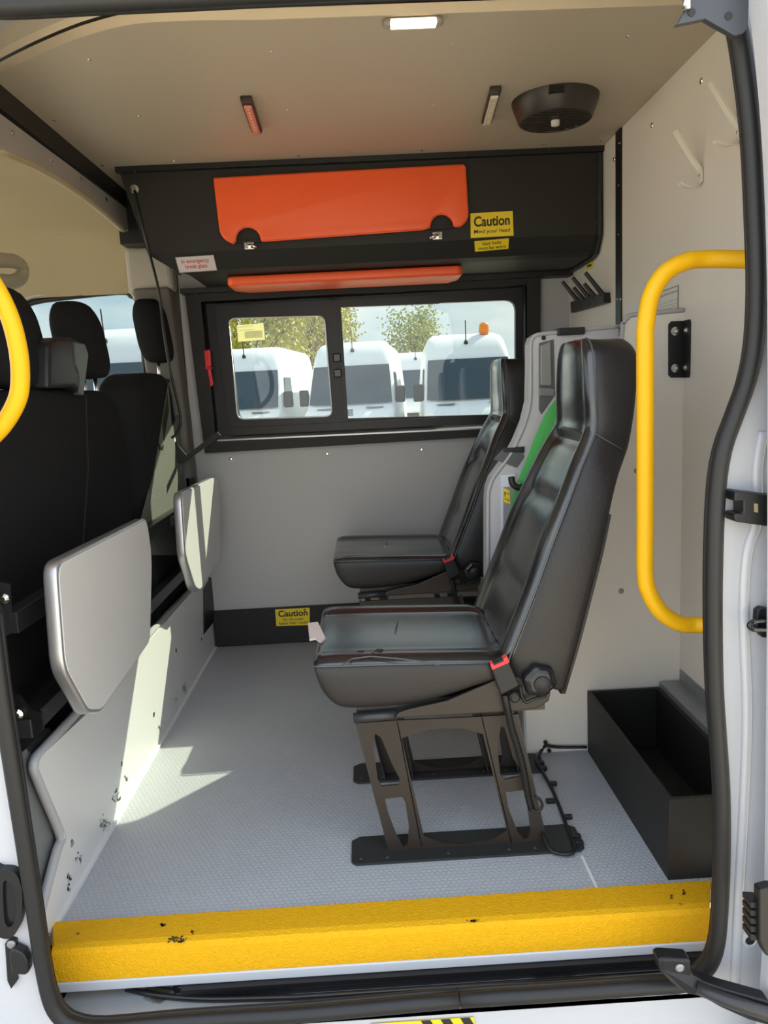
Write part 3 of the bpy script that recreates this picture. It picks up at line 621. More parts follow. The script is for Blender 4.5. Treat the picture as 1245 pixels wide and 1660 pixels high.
# green belt
gb = thing('seat_belt', PY(826, 850, 2.0), 'green seat belt webbing hanging beside the nearer backrest', 'seat belt')
gl = [(915, 632), (900, 649), (885, 670), (869, 704), (857, 735), (845, 765), (838, 782)]; gr = [(925, 650), (903, 672), (896, 704), (888, 728), (876, 756), (862, 783), (852, 786)]
Lp, Rp = smooth_path([PY(x, y, 1.995) for x, y in gl], 4), smooth_path([PY(x, y, 2.005) for x, y in gr], 4)
MB().loft([[a, b, b+Vector((0, .002, 0)), a+Vector((0, .002, 0))] for a, b in zip(Lp, Rp)]).build('webbing', GREEN, gb, smooth='a')
gl = [(835, 790), (829, 815), (824, 840), (818, 862)]; gr = [(846, 795), (838, 815), (828, 842), (820, 864)]
Lp, Rp = smooth_path([PY(x, y, 1.99) for x, y in gl], 4), smooth_path([PY(x, y, 2.0) for x, y in gr], 4)
MB().loft([[a, b, b+Vector((0, .002, 0)), a+Vector((0, .002, 0))] for a, b in zip(Lp, Rp)]).build('webbing', GREEN, gb, smooth='a')
MB().tube(smooth_path([PY(x, y, 1.985) for x, y in ((829, 773), (831, 784), (840, 790), (850, 788))], 4), .009, 8).build('belt_stop', BLACKP, gb, smooth=True)
# storage box and galvanised angle
sb_ = thing('storage_box', (.69, 1.74, 0), 'open black board storage box on the floor by the rear wall', 'box')
X0, X1, Y0, Y1, HB = .595, .80, 1.448, 2.03, .186; th = .010
for nm, a, b in (('side_board', (X0, Y0, 0.001), (X0+th, Y1, HB)), ('side_board', (X1-th, Y0, 0.001), (X1, Y1, HB)), ('end_board', (X0+th, Y0, 0.001), (X1-th, Y0+th, HB)), ('end_board', (X0+th, Y1-th, 0.001), (X1-th, Y1, HB)), ('base_board', (X0+th, Y0+th, 0.001), (X1-th, Y1-th, .01))):
    MB().box(a, b).build(nm, BLACKT, sb_)
ga = thing('steel_angle', (.83, 1.7, .17), 'galvanised steel angle running along the rear wall above the black box', 'angle')
MB().box((.802, 1.40, .196), (XR, 2.03, .201)).build('flange', GALV, ga)
MB().box((.802, 1.40, .165), (.806, 2.03, .196)).build('flange', GALV, ga)
MB().box((XR-.004, 1.40, .201), (XR, 2.03, .235)).build('upstand', GALV, ga)
# yellow handrails
hr = thing('handrail', PY(1148, 1013, 1.45), 'tall yellow grab rail by the rear pillar of the door opening', 'handrail')
hp_ = [PY(x, y, v) for x, y, v in ((1225, 421, 1.42), (1150, 420, 1.45), (1112, 424, 1.45), (1078, 443, 1.45), (1056, 478, 1.45), (1047, 525, 1.45), (1046, 560, 1.45), (1046, 650, 1.45), (1046, 750, 1.45), (1046, 850, 1.45), (1046, 930, 1.45), (1053, 962, 1.45), (1072, 992, 1.45), (1100, 1010, 1.45), (1130, 1013, 1.45), (1170, 1012, 1.42))]
MB().tube(smooth_path(hp_, 6), .0165, 16).build('rail_tube', YELLOW, hr, smooth=True)
for p in (hp_[0], hp_[-1]): MB().lathe(p, (1, 0, 0), [(0, .03), (.006, .03), (.008, .02)], 20).build('end_flange', YELLOW, hr, smooth='a')
h2 = thing('handrail', PY(0, 705, 1.35), 'yellow grab rail curving in at the left edge beside the black headrest', 'handrail')
hq = [PY(x, y, 1.35) for x, y in ((-60, 420), (-25, 442), (-2, 475), (18, 520), (30, 570), (33, 615), (28, 648), (8, 685), (-20, 715), (-60, 745))]
MB().tube(smooth_path(hq, 6), .0155, 16).build('rail_tube', YELLOW, h2, smooth=True)
MB().box(hq[0]+Vector((-.03, -.04, -.05)), hq[0]+Vector((.0, .04, .05))).build('end_flange', YELLOW, h2, bevel=.004); MB().box(hq[-1]+Vector((-.03, -.04, -.05)), hq[-1]+Vector((.0, .04, .05))).build('end_flange', YELLOW, h2, bevel=.004)
# coat hooks
def hook(y, zb_, label):
    t = thing('coat_hook', (XR, y, zb_), label, 'hook', 'white coat hooks on the rear wall')
    pth = smooth_path([Vector((XR-dx, y, zb_+dz)) for dx, dz in ((.068, .125), (.048, .092), (.02, .050), (.006, .032), (.004, .016), (.006, .002), (.018, -.006), (.034, -.008), (.050, -.002), (.056, .004))], 5)
    MB().loft([[p+Vector((-.003, -.009, 0)), p+Vector((-.003, .009, 0)), p+Vector((.002, .009, .002)), p+Vector((.002, -.009, .002))] for p in pth]).build('hook_strap', mat('white_hook', (.78, .74, .62), .3), t, smooth='a')
    screw((XR-.006, y, zb_+.02), (-1, 0, 0), t, CHROME, .004)
    return t
hook(1.945, 1.525, 'white coat hook farther from the door on the rear wall'); hook(1.757, 1.565, 'white coat hook partly hidden behind the door seal')
# black peg rack
pk = thing('peg_rack', (XR, 2.88, 1.33), 'black slanted rack of five pegs on the rear wall beside the window', 'rack')
MB().prism([Vector((XR, PX(x, y, XR-.012).y, PX(x, y, XR-.012).z)) for x, y in ((929, 489), (984, 474), (985, 491), (930, 507))], (-.024, 0, 0)).build('back_bar', BLACKP, pk, bevel=.003)
for i, (x, y, l) in enumerate(((937, 488, 1.0), (946, 486, .62), (955, 483, 1.0), (964, 481, .62), (977, 477, 1.0))):
    c = PX(x, y, XR-.02); MB().tube([c, c+Vector((-.06*l, 0, .075*l))], [.009, .007], 8).build('peg', BLACKP, pk, smooth='a')
for i in range(4): screw(PX(942+i*12, 497-i*3.3, XR-.024), (-1, 0, 0), pk, STEELD, .005)
sticker('small_notice', [PX(x, y, XR-.001) for x, y in ((951, 427), (961, 423), (961, 434), (951, 438))], STY, [('-----', .15, .85, .35, .65, INK)], 'tiny yellow sticker on the rear wall above the black peg rack')
sticker('wall_notice', [PX(x, y, XR-.001) for x, y in ((1064, 476), (1100, 463), (1099, 505), (1064, 512))], PAPER, [('Charging Auxiliary Systems', .05, .97, .14, .27, INKG), ('-- ------ -------- ------ ------\n-- --- ----- ------ ------- ---\n----- --- ------- ---- -- ---', .08, .95, .55, .85, INKG)], 'small white printed notice on the rear wall behind the yellow rail', 'notice', border=INKG)

# ------------------------------------------------------------------ overhead locker
lk = thing('overhead_locker', (.05, 2.9, 1.5), 'black overhead locker above the window with two orange head pads', 'locker')
def lsec(x, cut=0): return [Vector((x, YF, ZC)), Vector((x, 2.72, ZC)), Vector((x+cut*.6, 2.722, 1.562)), Vector((x+cut*1.3, 2.765, 1.508)), Vector((x+cut*1.6, 2.80, 1.50)), Vector((x+cut*1.6, YF, 1.498))]
MB().loft([lsec(-.785, .12), lsec(XR-.001)]).build('locker_body', BLACKT, lk)
MB().box((-.79, 2.70, ZC-.018), (XR-.002, 2.724, ZC-.0005)).build('top_angle', BLACKP, lk)
MB().tube([(XR-.012, 2.715, ZC-.02), (XR-.012, 2.715, 1.556), (XR-.012, 2.76, 1.503), (XR-.012, 2.80, 1.494), (XR-.012, 3.16, 1.492)], .008, 4).build('end_angle', BLACKP, lk)
for x, y in ((219, 278), (353, 271), (523, 262), (752, 250), (890, 242)): screw(PY(x, y, 2.70), (0, -1, 0), lk, STEELD, .004)
for z in (1.78, 1.68, 1.6): screw((XR-.022, 2.72, z), (0, -1, 0), lk, STEELD, .004)
MB().lathe(PY(218, 307, 2.72), (0, -1, 0), [(0, .015), (.003, .015), (.004, .008), (.010, .006)], 20).build('washer_bolt', CHROME, lk, smooth='a')
def arc(c, r, a0, a1, n=8): return [(c[0]+r*math.cos(math.radians(a0+(a1-a0)*k/n)), c[1]+r*math.sin(math.radians(a0+(a1-a0)*k/n))) for k in range(n+1)]
pad = [(-.462, 1.792), (.380, 1.800), (.386, 1.794), (.390, 1.655)] + arc((.345, 1.645), .045, 0, -70) + arc((.300, 1.604), .042, 0, 180) + [(.235, 1.598), (-.315, 1.584)] + arc((-.362, 1.588), .045, 0, 180) + [(-.415, 1.580)] + arc((-.403, 1.634), .052, 250, 180)
pdo = MB().prism([(x, 2.69, z) for x, z in pad], (0, .029, 0)).build('head_pad', ORANGE, lk, bevel=.008, smooth=True)
MB().tube([Vector((x, 2.697, z)) for x, z in pad+[pad[0]]], .003, 6).build('piping', ORANGE, pdo, smooth=True)
for cx, cz in ((-.357, 1.585), (.300, 1.601)):
    MB().box((cx-.044, 2.708, cz-.001), (cx+.044, 2.7195, cz+.004)).build('flap_edge', BLACKP, lk)
for x, y, s in ((404, 398, 1), (709, 382, -1)):
    c = PY(x, y, 2.716); L = MB().box(c-Vector((.017, .004, .013)), c+Vector((.017, .004, .013))).build('latch', CHROME, lk, bevel=.002)
    MB().lathe(c-Vector((0, .004, 0)), (0, -1, 0), [(0, .009), (.008, .009), (.009, .006)], 16).build('latch_barrel', CHROME, L, smooth='a')
    MB().tube([c+Vector((0, -.01, 0)), c+Vector((s*.012, -.014, -.004)), c+Vector((s*.028, -.014, -.010))], [.005, .006, .004], 8).build('latch_lever', CHROME, L, smooth=True)
u = [(-.455, 2.84), (.372, 2.83), (.388, 2.85), (.388, 2.98), (.36, 3.05), (-.42, 3.06), (-.472, 3.0), (-.472, 2.86)]
MB().prism([(x, y, 1.462) for x, y in u], (0, 0, .034)).build('head_pad', ORANGE, lk, bevel=.010, smooth=True)
MB().box((-.70, 3.10, 1.478), (XR-.002, YF-.001, 1.4975)).build('rear_angle', BLACKP, lk)
NB = 2.7195
sticker('caution_sticker', [PY(x, y, NB) for x, y in ((762.5, 346), (831, 342), (832.5, 382), (763, 386))], STY, [('Caution', .08, .93, .14, .56, INK), ('Mind your head', .08, .93, .68, .88, INK)], 'yellow sticker reading Caution Mind your head on the black locker', 'sticker')
LN = Vector((0, -.05, -.048)).normalized()
def low(x, y):                      # lower sloped face of the locker
    d = RX*((x-622.5)/F)+DN*((y-830)/F)+FW; p0 = Vector((0, 2.722, 1.562)); n = Vector((0, -.054, -.043)).normalized(); n = Vector((0, -.054, -.043)); n = Vector((0, .054, .043)).cross(Vector((1, 0, 0))); n = Vector((0, -.054, -.043))
    e = Vector((0, .043, -.054)); n = Vector((1, 0, 0)).cross(e).normalized()
    t = (p0-EYE).dot(n)/d.dot(n); p = EYE+d*t; return p - d.normalized()*.0015
sticker('belt_sticker', [low(x, y) for x, y in ((769, 391), (825, 386), (824, 403), (770, 408))], STY, [('Seat belts\nmust be worn', .1, .9, .12, .86, INK)], 'small yellow sticker reading Seat belts must be worn', 'sticker')
sticker('emergency_sticker', [low(x, y) for x, y in ((284, 417), (346, 413), (352, 438), (291, 442))], STW, [('In emergency\nbreak glass', .13, .85, .16, .84, INKR)], 'white sticker with red words In emergency break glass on the locker', 'sticker', border=INKG)
sticker('heater_sticker', [PY(x, y, YF-.0225) for x, y in ((446, 988), (502, 985), (502, 1013), (448, 1015))], STY, [('Caution', .08, .93, .08, .46, INK), ('Do not cover\nheater inlet / outlet', .08, .93, .54, .93, INK)], 'yellow sticker reading Caution Do not cover heater inlet outlet', 'sticker')
sticker('window_label', [PY(x, y, YW-.016) for x, y in ((384, 527), (427, 524), (430, 551), (386, 554))], LABEL, [('------ ---- --\n---- --- -----', .06, .6, .12, .34, INKG), ('IIIIIIIIIIIIIIIII', .28, .92, .42, .84, INKG)], 'pale barcode label stuck on the sliding window pane', 'label')
sticker('glass_mark', [PY(x, y, YW+.010) for x, y in ((559, 664), (572, 663), (573, 674), (560, 675))], GLASS, [('----\n-- -\n----', .1, .9, .1, .9, INKG)], 'tiny printed mark in the corner of the larger pane', 'label')
# ceiling fittings
cl = thing('ceiling_lamp', PZ(669, 32, ZC), 'lit rectangular ceiling lamp near the door opening', 'lamp')
a, b2 = PZ(621, 33, ZC), PZ(718, 27, ZC); c = (a+b2)/2; hw = (b2.x-a.x)/2
MB().box((c.x-hw, c.y-.014, ZC-.016), (c.x+hw, c.y+.014, ZC)).build('lamp_body', mat('lamp_body', (.35, .30, .27), .4), cl, bevel=.008)
MB().box((c.x-hw+.014, c.y-.0155, ZC-.0175), (c.x+hw-.014, c.y+.010, ZC-.004)).build('lens', LENS, cl, bevel=.004)
def strip(p0, p1, lens, label):
    A, B = PZ(*p0, ZC), PZ(*p1, ZC); t = thing('led_strip', (A+B)/2, label, 'light', 'small strip lights on the ceiling')
    d = (B-A).normalized(); s = Vector((d.y, -d.x, 0))*.0155; z = Vector((0, 0, -.012))
    MB().prism([A-s-d*.01, A+s-d*.01, B+s+d*.006, B-s+d*.006], z).build('housing', FAN, t, bevel=.003)
    s = s*.72; A2 = A+d*.02+z
    MB().prism([A2-s, A2+s, B+s+z, B-s+z], (0, 0, -.008)).build('lens', lens, t, bevel=.004)
    for k in range(9):
        p = A2.lerp(B+z, (k+.7)/10.0); MB().box(p-Vector((.003, .003, .0095)), p+Vector((.003, .003, -.007))).build('diode', mat('diode', (.8, .6, .2), .4), t)
strip((399, 157), (416, 208), LEDR, 'narrow ceiling strip light with red lens'); strip((803, 141), (789, 193), LEDW, 'narrow ceiling strip light with clear lens')
fc_ = PZ(903, 172, ZC); fc_ = Vector((.585, 2.27, ZC))
fn = thing('ceiling_vent', fc_, 'round dark brown roof ventilator on the ceiling', 'vent')
pc_ = MB().lathe(fc_, (0, 0, -1), [(0, .122), (.01, .120), (.052, .104), (.056, .100), (.056, .092), (.05, .09)], 40).build('rim', FAN, fn, smooth='a')
for k in range(9):
    y = -.08+.02*k; L = math.sqrt(max(.0001, .092**2-y*y)); MB().box(fc_+Vector((-L, y-.0045, -.056)), fc_+Vector((L, y+.0045, -.050))).build('slat', FAN, fn)
MB().lathe(fc_+Vector((0, 0, -.055)), (0, 0, -1), [(0, .013), (.012, .012), (.014, .008)], 16).build('hub_knob', LEDW, fn, smooth='a')
MB().box(fc_+Vector((-.045, -.121, -.022)), fc_+Vector((-.005, -.105, -.004))).build('slider', BLACKP, fn)

# ------------------------------------------------------------------ bulkhead rails, tables
bf_ = thing('bulkhead_frame', (-.72, 2.2, .38), 'black steel box-section frame behind the two fold-down tables', 'frame')
MB().box((-.732, 1.445, .625), (-.700, 3.08, .668)).build('upper_rail', STEELD, bf_, bevel=.002)
MB().box((-.732, 1.445, .405), (-.700, 3.08, .445)).build('lower_rail', STEELD, bf_, bevel=.002)
MB().prism([PY(x, y, 1.44) for x, y in ((-20, 940), (14, 948), (17, 1000), (12, 1030), (-20, 1030))], (0, .008, 0)).build('end_bracket', STEELD, bf_)
MB().prism([PY(x, y, 1.45) for x, y in ((-10, 1120), (30, 1128), (48, 1150), (66, 1156), (70, 1185), (38, 1218), (0, 1225))], (0, .008, 0)).build('end_bracket', BLACKP, bf_)
for x, y, v in ((7, 970, 1.438), (30, 1157, 1.448)): MB().lathe(PY(x, y, v), (0, -1, 0), [(0, .011), (.004, .011), (.010, .006)], 12).build('bolt', CHROME, bf_)
MB().box((-.732, 3.05, .1), (-.70, 3.085, .75)).build('upright', BLACKP, bf_)
sc = MB(); random.seed(11)
for cx, cy, sx, sy, n_ in ((168, 1335, 6, 12, 40), (190, 1290, 8, 14, 22), (205, 1262, 4, 6, 10), (300, 1115, 4, 7, 22), (285, 1135, 4, 8, 10), (130, 1392, 8, 10, 14), (112, 1425, 5, 8, 12), (112, 1442, 3, 5, 8), (258, 1180, 3, 5, 6), (72, 1480, 2, 4, 4)):
    for k in range(n_):
        c = PX(cx+random.gauss(0, sx*.5)-.0, cy+random.gauss(0, sy*.5), XL+.0012)
        if c.z < .004: c.z = .004+random.random()*.02
        a = random.uniform(.001, .005); b = random.uniform(.001, .004)
        sc.add([c+Vector((0, -a, -b*.3)), c+Vector((0, a*.2, -b)), c+Vector((0, a, b*.4)), c+Vector((0, -a*.3, b))], [(0, 1, 2, 3)])
sc.build('scuff_marks', INK, wl)['kind'] = 'stuff'
ss = MB()
for cx, cy, sx, sy, n_ in ((263, 1499, 4, 3, 14), (313, 1511, 3, 3, 9), (287, 1523, 16, 6, 34), (768, 1493, 10, 3, 16), (1105, 1448, 8, 6, 6), (1088, 1452, 4, 6, 5), (80, 1514, 2, 3, 2), (128, 1513, 2, 2, 2)):
    for k in range(n_):
        c = PZ(cx+random.gauss(0, sx*.45), cy+random.gauss(0, sy*.45), .0102); a = random.uniform(.0008, .0035)
        ss.add([c+Vector((-a, 0, 0)), c+Vector((0, -a, 0)), c+Vector((a, a*.3, 0)), c+Vector((0, a, 0))], [(0, 1, 2, 3)])
ss.build('scuff_marks', INK, st)['kind'] = 'stuff'
tb1 = thing('fold_down_table', (-.62, 1.7, .41), 'nearer grey fold-down table hanging below the black seat backs', 'table', 'grey fold-down tables')
def rpoly(pts, r, n=4):
    o = []; L = len(pts)
    for i in range(L):
        p = Vector(pts[i]); a = Vector(pts[i-1]); b = Vector(pts[(i+1) % L]); ra = min(r[i], (a-p).length*.45, (b-p).length*.45); da = (a-p).normalized()*ra; db = (b-p).normalized()*ra
        for k in range(n+1):
            t = k/n; o.append((p+da)*(1-t)**2+p*2*t*(1-t)+(p+db)*t*t)
    return o
tq_ = [PX(x, y, -.6) for x, y in ((90, 912), (238, 838), (247, 900), (244, 1040), (163, 1157), (142, 1157), (103, 1085))]
tl = rpoly(tq_, [.035, .03, .05, .025, .02, .02, .03])
MB().prism(tl, (-.028, 0, 0)).build('table_edge', ALU, tb1, bevel=.006, smooth=True)
cc = sum(tl, Vector())/len(tl)
MB().prism([p+(cc-p).normalized()*.010+Vector((.0015, 0, 0)) for p in tl], (-.004, 0, 0)).build('table_top', mat('table_laminate', (.62, .61, .595), .4, var=(4, .05)), tb1)
MB().box((-.699, 1.62, .63), (-.629, 1.66, .66)).build('hinge', STEELD, tb1); MB().box((-.699, 1.80, .63), (-.629, 1.84, .66)).build('hinge', STEELD, tb1)
tb2 = copy_tree(tb1, (0, 1.0, 0)); tb2['label'] = 'farther grey fold-down table in patchy sunlight next to the far wall'
# folded strap bracket and cord
br2 = thing('strap_bracket', PY(290, 750, 2.95), 'black angled strap bracket by the window corner with a round bolt', 'bracket')
q1 = [PY(x, y, 2.95) for x, y in ((266, 712), (276, 707), (302, 738), (352, 700), (358, 706), (300, 750), (290, 752))]
MB().prism(q1, (0, .008, 0)).build('bracket_arm', BLACKP, br2)
MB().lathe(PY(276, 713, 2.95), (0, -1, 0), [(0, .022), (.006, .022), (.008, .012), (.012, .008)], 18).build('bolt', CHROME, br2, smooth='a')
cdp = [PY(218, 309, 2.71)] + [PY(x, y, 2.69) for x, y in ((237, 390),)] + [PY(x, y, 2.80) for x, y in ((257, 470), (266, 540), (276, 600), (290, 660), (293, 685), (286, 703), (278, 710))]
cd_ = thing('hanging_cord', cdp[-1], 'thin black cable hanging from the locker bolt down past the headrest', 'cable')
MB().tube(smooth_path(cdp, 6), .005, 7).build('cable', BLACKP, cd_, smooth=True)
for i in (3, 4, 5, 6, 7): MB().tube([cdp[i], cdp[i]+Vector((0, .012, -.006))], .004, 6).build('cable_tie', BLACKP, cd_)
hm_ = thing('emergency_hammer', PY(342, 625, 3.12), 'red emergency window hammer hanging left of the sliding window', 'hammer')
MB().prism([PY(x, y, 3.12) for x, y in ((334, 590), (340, 591), (346, 624), (341, 627))], (0, .012, 0)).build('handle', RED, hm_, bevel=.003)
MB().prism([PY(x, y, 3.117) for x, y in ((330, 568), (340, 566), (342, 594), (333, 597))], (0, .018, 0)).build('head', RED, hm_, bevel=.004)
MB().box(PY(338, 597, 3.118)-Vector((.014, .004, .004)), PY(338, 597, 3.118)+Vector((.014, .012, .004))).build('holder_clip', mat('dark_red', (.4, .02, .03), .4), hm_)

# ------------------------------------------------------------------ cab seats
def headrest(name, c, w_, h, d, parent, tilt=0):
    rings = []
    for k in range(9):
        t = k/8; z = -h/2+h*t; s = math.sin(math.pi*(.12+.80*t)) ** .45; ww = w_/2*(.80+.2*math.sin(math.pi*t*.9+.3))*min(1, s+.15); dd = d/2*min(1, s+.1)
        rings.append([c+Vector((dd*math.copysign(abs(math.cos(a))**.6, math.cos(a))-.03*t, ww*math.copysign(abs(math.sin(a))**.6, math.sin(a)), z)) for a in [2*math.pi*i/16 for i in range(16)]])
    o = MB().loft(rings).build(name, FABRIC, parent, smooth=True, sub=1)
    for s in (-.05, .05): MB().tube([c+Vector((0, s, -h/2+.02)), c+Vector((.0, s, -h/2-.09))], .007, 8).build('headrest_post', CHROME, parent, smooth=True)
    MB().box(c+Vector((-.02, -.075, -h/2-.075)), c+Vector((.025, .075, -h/2-.06))).build('post_sleeve', BLACKP, parent, bevel=.003)
    return o
def cab_seat(t, pts, x0, th, mats, rail=False):
    P_ = rpoly(pts, [.06]*len(pts), 5)
    MB().prism([(x0, p.x, p.y) if False else Vector((x0, p[1], p[2])) for p in P_], (-th, 0, 0)).build('backrest', mats, t, bevel=.025, smooth=True)
bn = thing('cab_bench', (-.95, 1.95, -.3), 'black cloth double bench back in the cab behind the nearer table', 'seat')
XB = -.775
def bx(x, y): return PX(x, y, XB)
pts = [Vector((XB, 1.30, .0)), Vector((XB, 1.30, 1.05)), bx(8, 645), bx(60, 628), bx(178, 633), Vector((XB, 2.46, 1.05)), Vector((XB, 2.49, .9)), Vector((XB, 2.47, .0))]
cab_seat(bn, pts, XB, .14, FABRIC)
MB().box((-1.4, 1.32, .0), (XB-.12, 2.36, .14)).build('seat_cushion', FABRIC, bn, bevel=.03)
MB().box((-1.35, 1.36, -.30), (XB-.14, 2.32, .0)).build('seat_base', BLACKP, bn)
MB().tube([bx(138, 640)+Vector((.001, 0, 0)), bx(142, 760)+Vector((.001, 0, 0)), bx(132, 900)+Vector((.001, 0, 0))], .003, 6).build('seam', LEATHERS, bn)
hA, hB = PX(18, 548, -.83), PX(138, 552, -.83)
headrest('headrest', hA, .27, .25, .12, bn); headrest('headrest', hB, .22, .235, .12, bn)
gd = [(80, 556), (92, 547), (118, 547), (138, 556), (145, 575), (141, 610), (136, 642), (130, 640), (122, 628), (80, 630)]
MB().prism([PX(x, y, -.755) for x, y in gd], (-.11, 0, 0)).build('belt_guide', BLACKP, bn, bevel=.012, smooth=True)
MB().prism([PX(x, y, -.752) for x, y in ((120, 553), (138, 557), (144, 575), (136, 642), (130, 640), (128, 605), (122, 590))], (-.02, 0, 0)).build('belt_guide_cover', mat('charcoal', (.05, .055, .05), .4), bn, bevel=.004)
dr = thing('driver_seat', (-.95, 2.8, -.3), 'separate black cloth driver seat by the far cab window', 'seat')
XD = -.740
def dx_(x, y): return PX(x, y, XD)
pts = [Vector((XD, 2.53, .05)), Vector((XD, 2.535, .9)), Vector((XD, 2.60, 1.12)), Vector((XD, 2.70, 1.165)), Vector((XD, 2.92, 1.165)), Vector((XD, 3.0, 1.11)), Vector((XD, 3.03, .9)), Vector((XD, 3.03, .05))]
cab_seat(dr, pts, XD, .16, FABRIC)
gf = [dx_(x, y)+Vector((.004, 0, 0)) for x, y in ((296, 660), (296, 900), (240, 900), (224, 860), (240, 800), (262, 720))]
MB().prism(gf, (-.006, 0, 0)).build('sunlit_fabric_patch', FABG, dr)  # flecked fabric cut to the sunlit patch; shaded rest of the back made black
MB().box((-1.4, 2.53, .05), (XD-.14, 3.02, .17)).build('seat_cushion', FABRIC, dr, bevel=.03)
MB().box((-1.35, 2.54, -.30), (XD-.16, 2.98, .05)).build('seat_base', BLACKP, dr)
headrest('headrest', PX(257, 537, -.785), .235, .25, .12, dr)
MB().prism([PX(x, y, -.745) for x, y in ((38, 1240), (46, 1210), (80, 1180), (92, 1194), (60, 1235), (44, 1250))], (-.03, 0, 0)).build('base_fabric', FABG, bn)

# ------------------------------------------------------------------ door hardware
dh = thing('door_pull', PY(15, 1525, 1.24), 'black oval recess handle on the white pillar at the left edge', 'handle')
def closed(p, n=4):
    p = [Vector((a, b, 0)) for a, b in p]; q_ = smooth_path([p[-1]]+p+[p[0], p[1]], n); return [(v.x, v.y) for v in q_[n:-n-1]]
ov = [(-14, 1415), (0, 1411), (20, 1413), (30, 1424), (36, 1450), (34, 1490), (26, 1512), (14, 1522), (0, 1520), (-14, 1512)]
iv = [(5, 1432), (14, 1430), (22, 1440), (26, 1465), (24, 1490), (18, 1502), (10, 1500), (6, 1480)]
ov, iv = closed(ov), closed(iv)
MB().prism([PY(x, y, 1.245) for x, y in ov], (0, .018, 0), [[PY(x, y, 1.245) for x, y in iv]]).build('surround', BLACKP, dh)
MB().prism([PY(x, y, 1.252) for x, y in iv], (0, .006, 0)).build('recess', BLACKG, dh)
ck = thing('door_striker', PY(20, 1600, 1.25), 'small black striker guide below the oval handle on the left pillar', 'striker')
MB().prism([PY(x, y, 1.255) for x, y in ((8, 1530), (16, 1521), (26, 1524), (28, 1538), (26, 1580), (28, 1590), (18, 1603), (12, 1590))], (0, .008, 0)).build('plate', BLACKP, ck)
MB().prism([PY(x, y, 1.24) for x, y in ((14, 1545), (22, 1538), (38, 1546), (45, 1560), (46, 1578), (40, 1582), (18, 1580))], (0, .02, 0)).build('guide', BLACKP, ck, bevel=.004)
MB().lathe(PY(19, 1530, 1.254), (0, -1, 0), [(0, .008), (.003, .008), (.004, .005)], 12).build('bolt', GALV, ck)
gs = thing('door_guide', PY(1215, 845, 1.24), 'black forked door guide block on the white right pillar', 'guide')
MB().prism([PY(x, y, 1.225) for x, y in ((1191, 798), (1196, 796), (1262, 804), (1262, 856), (1192, 846), (1190, 838), (1192, 832), (1205, 832), (1205, 813), (1191, 813))], (0, .037, 0)).build('block', BLACKP, gs, bevel=.003)
MB().prism([PY(x, y, 1.222) for x, y in ((1223, 816), (1229, 817), (1229, 831), (1223, 830))], (0, .01, 0)).build('pin', mat('brass', (.45, .35, .2), .35, .7), gs)
lt = thing('latch_loop', PY(1230, 1030, 1.24), 'small black striker loop low on the white right pillar', 'striker')
MB().prism([PY(x, y, 1.245) for x, y in ((1228, 990), (1236, 985), (1262, 990), (1262, 1036), (1236, 1034), (1226, 1020))], (0, .017, 0)).build('plate', BLACKP, lt, bevel=.003)
MB().tube(smooth_path([PY(x, y, v) for x, y, v in ((1240, 1006, 1.245), (1222, 1008, 1.225), (1215, 1014, 1.22), (1222, 1020, 1.225), (1245, 1021, 1.245))], 4), .005, 8).build('loop', BLACKG, lt, smooth=True)
cb = thing('contact_block', PY(1235, 1530, 1.2), 'black ribbed contact block on the edge of the white sliding door', 'connector')
MB().prism([PY(x, y, 1.125) for x, y in ((1231, 1443), (1250, 1438), (1262, 1440), (1262, 1560), (1240, 1548), (1231, 1525))], (0, .02, 0)).build('housing', BLACKP, cb, bevel=.003)
for k in range(5):
    y = 1463+k*13; MB().prism([PY(a, b, 1.135) for a, b in ((1217, y), (1236, y+1), (1236, y+11), (1217, y+10))], (0, .03, 0)).build('rib', RUBBER, cb, bevel=.002)
ho = thing('pillar_hole', PY(1214, 1530, 1.26), 'white pressed ring with a dark hole low on the right pillar', 'ring')
c = PY(1215, 1523, 1.262)
MB().lathe(c, (0, -1, 0), [(0, .017), (.004, .015), (.005, .011), (.002, .0085)], 24).build('ring', WHITE, ho, smooth='a'); MB().lathe(c, (0, -1, 0), [(0, .0085), (.0035, .0085)], 18).build('plug', INK, ho)
am = thing('roller_arm', PY(1150, 1600, 1.15), 'black lower roller arm carrying the sliding door', 'arm')
A = [(1066, 1556), (1075, 1553), (1120, 1556), (1122, 1580), (1140, 1592), (1175, 1604), (1250, 1625), (1250, 1665), (1215, 1655), (1170, 1635), (1140, 1618), (1112, 1612), (1085, 1590), (1070, 1575)]
MB().prism([PY(x, y, 1.205-.06*max(0, (x-1100)/150)) for x, y in A], (0, .03, .0)).build('arm_plate', BLACKP, am, bevel=.005)
MB().tube([PY(1130, 1600, 1.19), PY(1180, 1622, 1.165), PY(1260, 1648, 1.13)], .012, 8).build('arm_rib', STEELD, am, smooth=True)
MB().lathe(PY(1101, 1567, 1.203), (0, -1, 0), [(0, .008), (.004, .008), (.006, .005)], 12).build('rivet', GALV, am)
ub = thing('top_bracket', PY(1160, 60, 1.2), 'dark grey pressed steel roller bracket at the top right corner of the opening', 'bracket')
U = [(1095, 40), (1100, 36), (1112, 14), (1118, -20), (1215, -20), (1213, 45), (1205, 54), (1192, 58), (1178, 50), (1160, 40), (1143, 30), (1130, 33)]
MB().prism([PY(x, y, 1.205) for x, y in U], (0, .012, 0)).build('bracket_plate', mat('slate_steel', (.07, .075, .085), .35, .4), ub, bevel=.004)
for x, y in ((1121, 20), (1181, 26)): MB().lathe(PY(x, y, 1.205), (0, -1, 0), [(0, .006), (.001, .006)], 12).build('hole', INK, ub)
MB().tube([PY(1113, -10, 1.2), PY(1114, 16, 1.2)], .006, 10).build('roller_pin', CHROME, ub, smooth=True)

